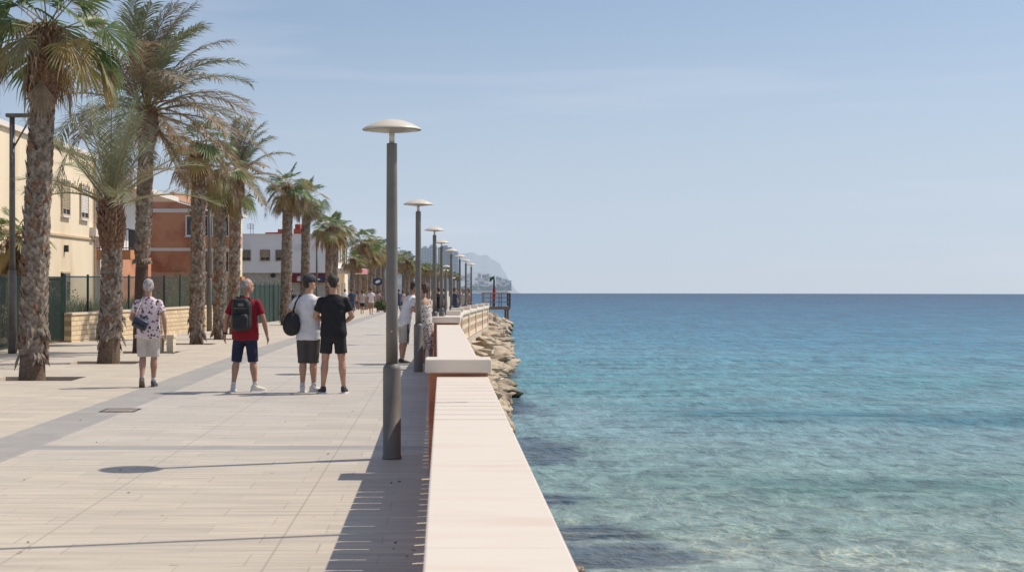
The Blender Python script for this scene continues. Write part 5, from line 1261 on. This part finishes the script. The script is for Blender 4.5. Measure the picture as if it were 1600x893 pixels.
# hazy houses between the far palms on the left
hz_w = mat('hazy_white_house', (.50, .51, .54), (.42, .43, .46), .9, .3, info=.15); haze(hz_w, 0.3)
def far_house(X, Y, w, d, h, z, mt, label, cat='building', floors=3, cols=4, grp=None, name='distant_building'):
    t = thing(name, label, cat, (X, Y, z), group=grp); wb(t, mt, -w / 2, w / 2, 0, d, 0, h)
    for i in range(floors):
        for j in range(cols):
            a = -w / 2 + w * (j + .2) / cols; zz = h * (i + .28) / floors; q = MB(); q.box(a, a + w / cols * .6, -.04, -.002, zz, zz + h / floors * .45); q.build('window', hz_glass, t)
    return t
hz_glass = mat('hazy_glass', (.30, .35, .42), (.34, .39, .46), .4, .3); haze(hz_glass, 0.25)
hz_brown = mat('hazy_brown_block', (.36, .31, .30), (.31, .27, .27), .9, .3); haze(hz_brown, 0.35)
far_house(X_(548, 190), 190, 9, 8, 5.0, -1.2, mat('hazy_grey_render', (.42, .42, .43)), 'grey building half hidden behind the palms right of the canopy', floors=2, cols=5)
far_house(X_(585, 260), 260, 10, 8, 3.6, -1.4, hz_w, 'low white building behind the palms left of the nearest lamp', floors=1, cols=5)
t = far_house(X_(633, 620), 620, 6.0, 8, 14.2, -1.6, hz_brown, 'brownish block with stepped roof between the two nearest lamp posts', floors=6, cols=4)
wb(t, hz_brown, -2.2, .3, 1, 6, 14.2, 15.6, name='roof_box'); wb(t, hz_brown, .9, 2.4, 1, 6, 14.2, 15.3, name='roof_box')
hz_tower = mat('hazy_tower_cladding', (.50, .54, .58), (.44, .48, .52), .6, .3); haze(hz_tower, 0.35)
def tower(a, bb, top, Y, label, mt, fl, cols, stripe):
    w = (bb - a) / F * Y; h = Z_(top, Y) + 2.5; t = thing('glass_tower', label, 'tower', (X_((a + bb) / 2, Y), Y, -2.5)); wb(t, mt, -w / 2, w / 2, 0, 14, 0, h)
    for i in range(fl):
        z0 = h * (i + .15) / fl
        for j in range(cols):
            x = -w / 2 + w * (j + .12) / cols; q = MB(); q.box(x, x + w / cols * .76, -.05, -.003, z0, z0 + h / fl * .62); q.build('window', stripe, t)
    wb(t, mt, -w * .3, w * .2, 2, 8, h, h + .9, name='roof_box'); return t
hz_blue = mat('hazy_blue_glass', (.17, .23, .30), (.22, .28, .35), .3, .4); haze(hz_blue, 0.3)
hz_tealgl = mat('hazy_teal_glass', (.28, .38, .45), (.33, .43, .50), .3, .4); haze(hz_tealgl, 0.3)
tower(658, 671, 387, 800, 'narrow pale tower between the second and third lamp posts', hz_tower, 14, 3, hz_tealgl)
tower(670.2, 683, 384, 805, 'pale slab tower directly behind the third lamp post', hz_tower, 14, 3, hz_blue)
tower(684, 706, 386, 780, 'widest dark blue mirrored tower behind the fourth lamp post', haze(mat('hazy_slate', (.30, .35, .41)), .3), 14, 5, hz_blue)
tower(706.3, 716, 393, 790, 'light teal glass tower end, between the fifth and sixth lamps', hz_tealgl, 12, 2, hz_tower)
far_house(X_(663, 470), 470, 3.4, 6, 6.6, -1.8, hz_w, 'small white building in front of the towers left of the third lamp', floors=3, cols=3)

# pole and arm out of view, added only to cast the thin foreground shadow
t = thing('shadow_casting_arm', 'unseen added pole whose long thin arm casts the foreground shadow', 'street light', (-4.7, 10.13, 0))
mb = MB(); mb.tube([(0, 0, 0), (0, 0, 5.2)], [.07, .055], 12); mb.build('pole', polemetal, t, True)
mb = MB(); mb.tube([(0, 0, 5.2), (4.0, 1.064, 5.2), (8.05, 2.14, 5.2)], [.042, .036, .03], 10); mb.build('arm', polemetal, t, True)
# ------------------------------------------------------------------ rock revetment beside the wall
def zbank(x, y):
    xa = XR(y) + .25; xb = max(.0428 * y + .1, xa + .15); t = (x - xa) / (xb - xa)
    top = -.42 if y < 78 else -.75
    return lerp(g(y) + top + (.25 if y > 50 else 0) * min(1, (y - 50) / 20 if y < 78 else 1), -1.75, max(0, t) ** (1.15))
mb = MB(); vs = []; fs = []; ys = [12 + 1.5 * i for i in range(77)]; nx = 10
for y in ys:
    xa = XR(y) + .15; xb = max(.0415 * y, xa + .12)
    for i in range(nx + 1):
        x = lerp(xa, xb, i / nx); z = zbank(x, y) - .10
        if i == nx: z = -2.6
        vs.append((x + .03 * noise.noise(V((x * 3, y, 0))), y, z + .06 * noise.noise(V((x * 2, y * 1.5, 3)))))
for j in range(len(ys) - 1):
    for i in range(nx): a = j * (nx + 1) + i; fs.append((a, a + 1, a + nx + 2, a + nx + 1))
mb.add(vs, fs); tag(mb.build('rocky_bank', mat('bank_rubble', (.36, .28, .18), (.22, .17, .11), 1, 5, .8, 14, coord='World'), smooth=True), kind='structure')
def rock_mesh(seed, flat=.55):
    rnd = random.Random(seed); bm = bmesh.new()
    for i in range(15):
        p = V((rnd.gauss(0, 1), rnd.gauss(0, 1), rnd.gauss(0, 1))).normalized()
        bm.verts.new((p.x * rnd.uniform(.42, .55), p.y * rnd.uniform(.32, .5), p.z * flat * rnd.uniform(.4, .55)))
    r = bmesh.ops.convex_hull(bm, input=bm.verts); 
    for v in [e for e in r['geom_interior'] if isinstance(e, bmesh.types.BMVert)]: bm.verts.remove(v)
    me = bpy.data.meshes.new('boulder'); bm.to_mesh(me); bm.free(); me.materials.append(rock_m)
    o = bpy.data.objects.new('boulder', me); COL.objects.link(o); fixn(o); remesh(o, .05, 1); me = o.data; bpy.data.objects.remove(o)
    for v in me.vertices: v.co += v.co.normalized() * (.04 * noise.noise(v.co * 4 + V((seed, 0, 0))) + .018 * noise.noise(v.co * 11))
    me.polygons.foreach_set('use_smooth', [False] * len(me.polygons)); return me
RM = [rock_mesh(i, .5 + .08 * (i % 4)) for i in range(12)]
rnd = random.Random(77); placed = []
def rock(x, y, z, s, grp, lb, rot=None, me=None, st=(1, 1, 1)):
    o = bpy.data.objects.new('boulder', me or rnd.choice(RM)); COL.objects.link(o); o.location = (x, y, z)
    o.rotation_euler = rot or (rnd.uniform(-.35, .35), rnd.uniform(-.15, .45), rnd.uniform(0, 6.28)); o.scale = (s * st[0], s * st[1], s * st[2])
    return tag(o, lb, 'boulder', grp)
cnt = 0; y = 16.0
while y < 82:
    xa, xb = XR(y) + .28, .0428 * y - .02
    wdt = xb - xa; s = min(1.0, max(.42, .34 + wdt * .25)) if y < 46 else .74
    n = max(1, int(wdt / (s * (.62 if y < 40 else .85))))
    if xb > xa - .05:
        for k in range(n + 1):
            x = lerp(xa, xb - s * .3, (k + rnd.uniform(.0, .5)) / (n + .5)); yy_ = y + rnd.uniform(-.25, .25)
            if yy_ < 40: lb, gr = 'pale angular limestone block sloping to the sea right of the nearer coping', 'big blocks beside the nearer wall'
            else: lb, gr = 'flat pale stone of the rock slope below the openwork wall', 'stones of the rock slope'
            sc = s * rnd.uniform(.8, 1.25)
            rock(x, yy_, zbank(x, yy_) + sc * (.06 if yy_ > 40 else .12), sc, gr, lb, st=(1.15, 1.8, .5) if yy_ > 40 else (1, 1.25, .9)); cnt += 1
    y += s * (1.0 if y < 42 else 1.35)
for i in range(46):      # heap under the jetty
    y = rnd.uniform(82, 116); xa, xb = XR(y) + .1, .0428 * y - .25; x = lerp(xa, xb, rnd.random())
    s = rnd.uniform(.8, 1.5); rock(x, y, lerp(-.62, -1.35, (x - xa) / (xb - xa)) + rnd.uniform(-.1, .15), s, 'boulders under the jetty', 'big rounded pale boulder in the heap at the foot of the jetty')
w1 = rock_mesh(101, .9); w1.materials.clear(); w1.materials.append(wetrock_m)
o = rock(X_(902, 17.4), 17.4, -1.52, .34, None, 'wet brown rock breaking the water at the near corner of the coping', (0, 0, .5), w1)
if 'group' in o: del o['group']
# ------------------------------------------------------------------ jetty with railing and beacon
t = thing('jetty', 'small timber railed jetty standing over the boulders at the wall end', 'jetty', (0, 0, 0)); Yj = 117
xa, xb = X_(756, Yj), X_(797, Yj); zd = Z_(479, Yj)
mb = MB(); mb.box(xa, xb, Yj, Yj + 5, zd - .16, zd); mb.build('deck', wood_m, t)
mb = MB(); mb.box(xa, xb + .02, Yj - .03, Yj - .001, zd - .20, zd + .03); mb.build('edge_beam', wood_m, t)
for q, (x, yv) in enumerate([(xa + .1, Yj + .2), (xb - .15, Yj + .2), (xa + .1, Yj + 4.7), (xb - .15, Yj + 4.7)]): mb = MB(); mb.tube([(x, yv, -2.6), (x, yv, zd - .17)], .09, 8); mb.build('pile', wood_m, t)
hr = .98
for (p0, p1) in (((xa, Yj + .05), (xb, Yj + .05)), ((xb, Yj + .05), (xb, Yj + 4.9)), ((xa, Yj + 4.9), (xb, Yj + 4.9))):
    n = 3
    for k in range(n + 1):
        x, yv = lerp(p0[0], p1[0], k / n), lerp(p0[1], p1[1], k / n); mb = MB(); mb.box(x - .032, x + .032, yv - .032, yv + .032, zd, zd + hr + .03); mb.build('post', wood_m, t)
    for zz in (.32, .64, hr):
        mb = MB(); mb.tube([(*p0, zd + zz), (*p1, zd + zz)],      .02 if zz < .9 else .035, 6); mb.build('rail', wood_m, t)
t = thing('harbour_light', 'slim harbour light post with red lower part and green head on the jetty', 'beacon', (X_(772, Yj + 1), Yj + 1, zd))
mb = MB(); mb.tube([(0, 0, 0), (0, 0, 1.95)], .07, 8); mb.build('post', dark_metal, t)
mb = MB(); mb.tube([(0, 0, .55), (0, 0, 1.35)], [.13, .10], 10); mb.build('red_sleeve', mat('red_gloss', (.45, .02, .03)), t)
mb = MB(); mb.tube([(0, 0, 1.95), (-.03, 0, 2.15), (-.22, 0, 2.05), (-.30, 0, 1.86)], [.06, .13, .12, .04], 10); mb.build('lamp_head', mat('green_lamp', (.02, .12, .06)), t)
# ------------------------------------------------------------------ hazy far shore, town and mountains
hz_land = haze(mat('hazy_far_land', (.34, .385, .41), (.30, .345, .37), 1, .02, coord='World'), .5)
mb = MB(); vs = []; fs = []; Yl = 900
prof = [(-300, 6), (0, 7), (690, 7), (722, 7), (740, 7.5), (760, 8), (780, 7.5), (792, 7), (797, 5), (801, -1)]
for px, h in prof:
    for y, hh in ((Yl, .0), (Yl + 30, .55), (Yl + 90, 1.0), (Yl + 400, 1.35)): vs.append((X_(px, Yl + (0 if px > 700 else 0)) if px > -299 else -400, y, -8 + (8 - 5.0) + hh * h * .75 - (0 if px < 800 else 1.5)))
for j in range(len(prof) - 1):
    for i in range(3): a = j * 4 + i; fs.append((a, a + 4, a + 5, a + 1))
mb.add(vs, fs); tag(mb.build('far_shore', hz_land, smooth=True), kind='structure')
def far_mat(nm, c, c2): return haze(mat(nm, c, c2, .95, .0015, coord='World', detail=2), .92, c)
def ridge(name, Y, pts, mt, depth, zb=-60):
    mb = MB(); vs = []; fs = []; n = 0; P = []
    for (a, ya), (b, yb) in zip(pts, pts[1:]):
        m_ = max(1, int(abs(b - a) / 2))
        for k in range(m_): P.append((lerp(a, b, k / m_), lerp(ya, yb, (1 - math.cos(PI * k / m_)) / 2)))
    P.append(pts[-1])
    for px, py in P:
        X = X_(px, Y); z = Z_(py, Y)
        for k in range(7):
            q = k / 6; vs.append((X, Y - depth * (1 - q), lerp(zb, z, q)))
    for j in range(len(P) - 1):
        for i in range(6): a = j * 7 + i; fs.append((a, a + 7, a + 8, a + 1))
    mb.add(vs, fs); return tag(mb.build(name, mt, smooth=True), kind='structure')
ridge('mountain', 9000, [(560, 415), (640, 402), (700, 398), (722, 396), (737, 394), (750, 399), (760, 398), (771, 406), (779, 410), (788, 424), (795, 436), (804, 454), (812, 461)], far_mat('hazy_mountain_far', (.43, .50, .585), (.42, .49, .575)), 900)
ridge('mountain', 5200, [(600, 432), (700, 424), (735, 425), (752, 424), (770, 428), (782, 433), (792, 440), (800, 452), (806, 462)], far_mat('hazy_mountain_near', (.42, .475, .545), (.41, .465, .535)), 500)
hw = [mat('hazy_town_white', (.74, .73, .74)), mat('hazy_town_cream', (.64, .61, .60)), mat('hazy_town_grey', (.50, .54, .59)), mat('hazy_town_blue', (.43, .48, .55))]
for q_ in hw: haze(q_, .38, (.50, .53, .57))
rnd = random.Random(12)
def town_house(px0, px1, pt, pb, Y, mt, label, grp):
    w = (px1 - px0) / F * Y; z0, z1 = Z_(pb, Y), Z_(pt, Y); t = thing('distant_house', label, 'house', (X_((px0 + px1) / 2, Y), Y, z0), group=grp)
    mb = MB(); mb.box(-w / 2, w / 2, 0, w, 0, z1 - z0); mb.build('wall', mt, t)
    nn = max(2, int(w / 2.6)); mb = MB(); h = z1 - z0; fl = max(1, int(h / 2.6))
    mb.box(-w / 2 * 1.05, w / 2 * 1.05, -.3, w * 1.02, h, h + .35); mb.build('roof', hw[1] if mt is hw[0] else hw[2], t)
    for f in range(fl):
        mb = MB(); mb.box(-w * .42, w * .42, -.1, -.02, h * (f + .35) / fl, h * (f + .72) / fl); mb.build('window', hz_glass, t)
for (a, bb, pt, pb, k) in ((748, 757, 436, 449, 1), (741, 749, 441, 450, 0), (756, 764, 440, 451, 0), (765, 772, 443, 451, 0), (775, 782, 441, 450, 0), (783, 790, 438, 449, 1), (790, 796, 443, 450, 0), (729, 737, 441, 450, 2), (734, 741, 445, 452, 1), (750, 760, 446, 452, 0), (770, 776, 447, 452, 1), (780, 787, 446, 452, 0), (744, 751, 446, 452, 0)):
    town_house(a, bb, pt, pb, 935 + rnd.uniform(-12, 40), hw[k], 'low pale house on the far waterfront beyond the jetty', 'houses on the far waterfront')
for i in range(34):
    px = rnd.uniform(716, 796); w = rnd.uniform(2.5, 5.5); pt = max(rnd.uniform(427, 438), 427 + (px - 760) * .35); Y = rnd.uniform(1100, 1500)
    town_house(px, min(px + w, 799), pt, 450, Y, hw[rnd.choice([1, 2, 2, 3, 3])], 'tiny hazy block of flats in the distant hillside town', 'blocks in the hazy far town')
mb = MB(); rnd = random.Random(5)
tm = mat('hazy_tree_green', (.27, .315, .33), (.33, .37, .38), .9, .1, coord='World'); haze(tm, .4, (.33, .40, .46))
for i in range(2600):
    px = rnd.uniform(712, 798); Y = 905 + rnd.uniform(0, 30); zz = Z_(452.5, Y) + rnd.uniform(0, 1) ** 1.3 * (1.7 + 1.0 * noise.noise(V((px * .4, 0, 0)))); s = rnd.uniform(.4, .9); X = X_(px, Y)
    a = V((rnd.uniform(-1, 1), rnd.uniform(-1, 1), rnd.uniform(-1, 1))).normalized() * s; b_ = a.cross(V((rnd.random(), rnd.random(), rnd.random()))).normalized() * s
    p = V((X, Y, zz)); mb.add([p - a, p - b_, p + a, p + b_], [(0, 1, 2, 3)])
tag(mb.build('far_woodland', tm), 'dark band of far trees along the opposite waterfront', 'trees', kind='stuff')
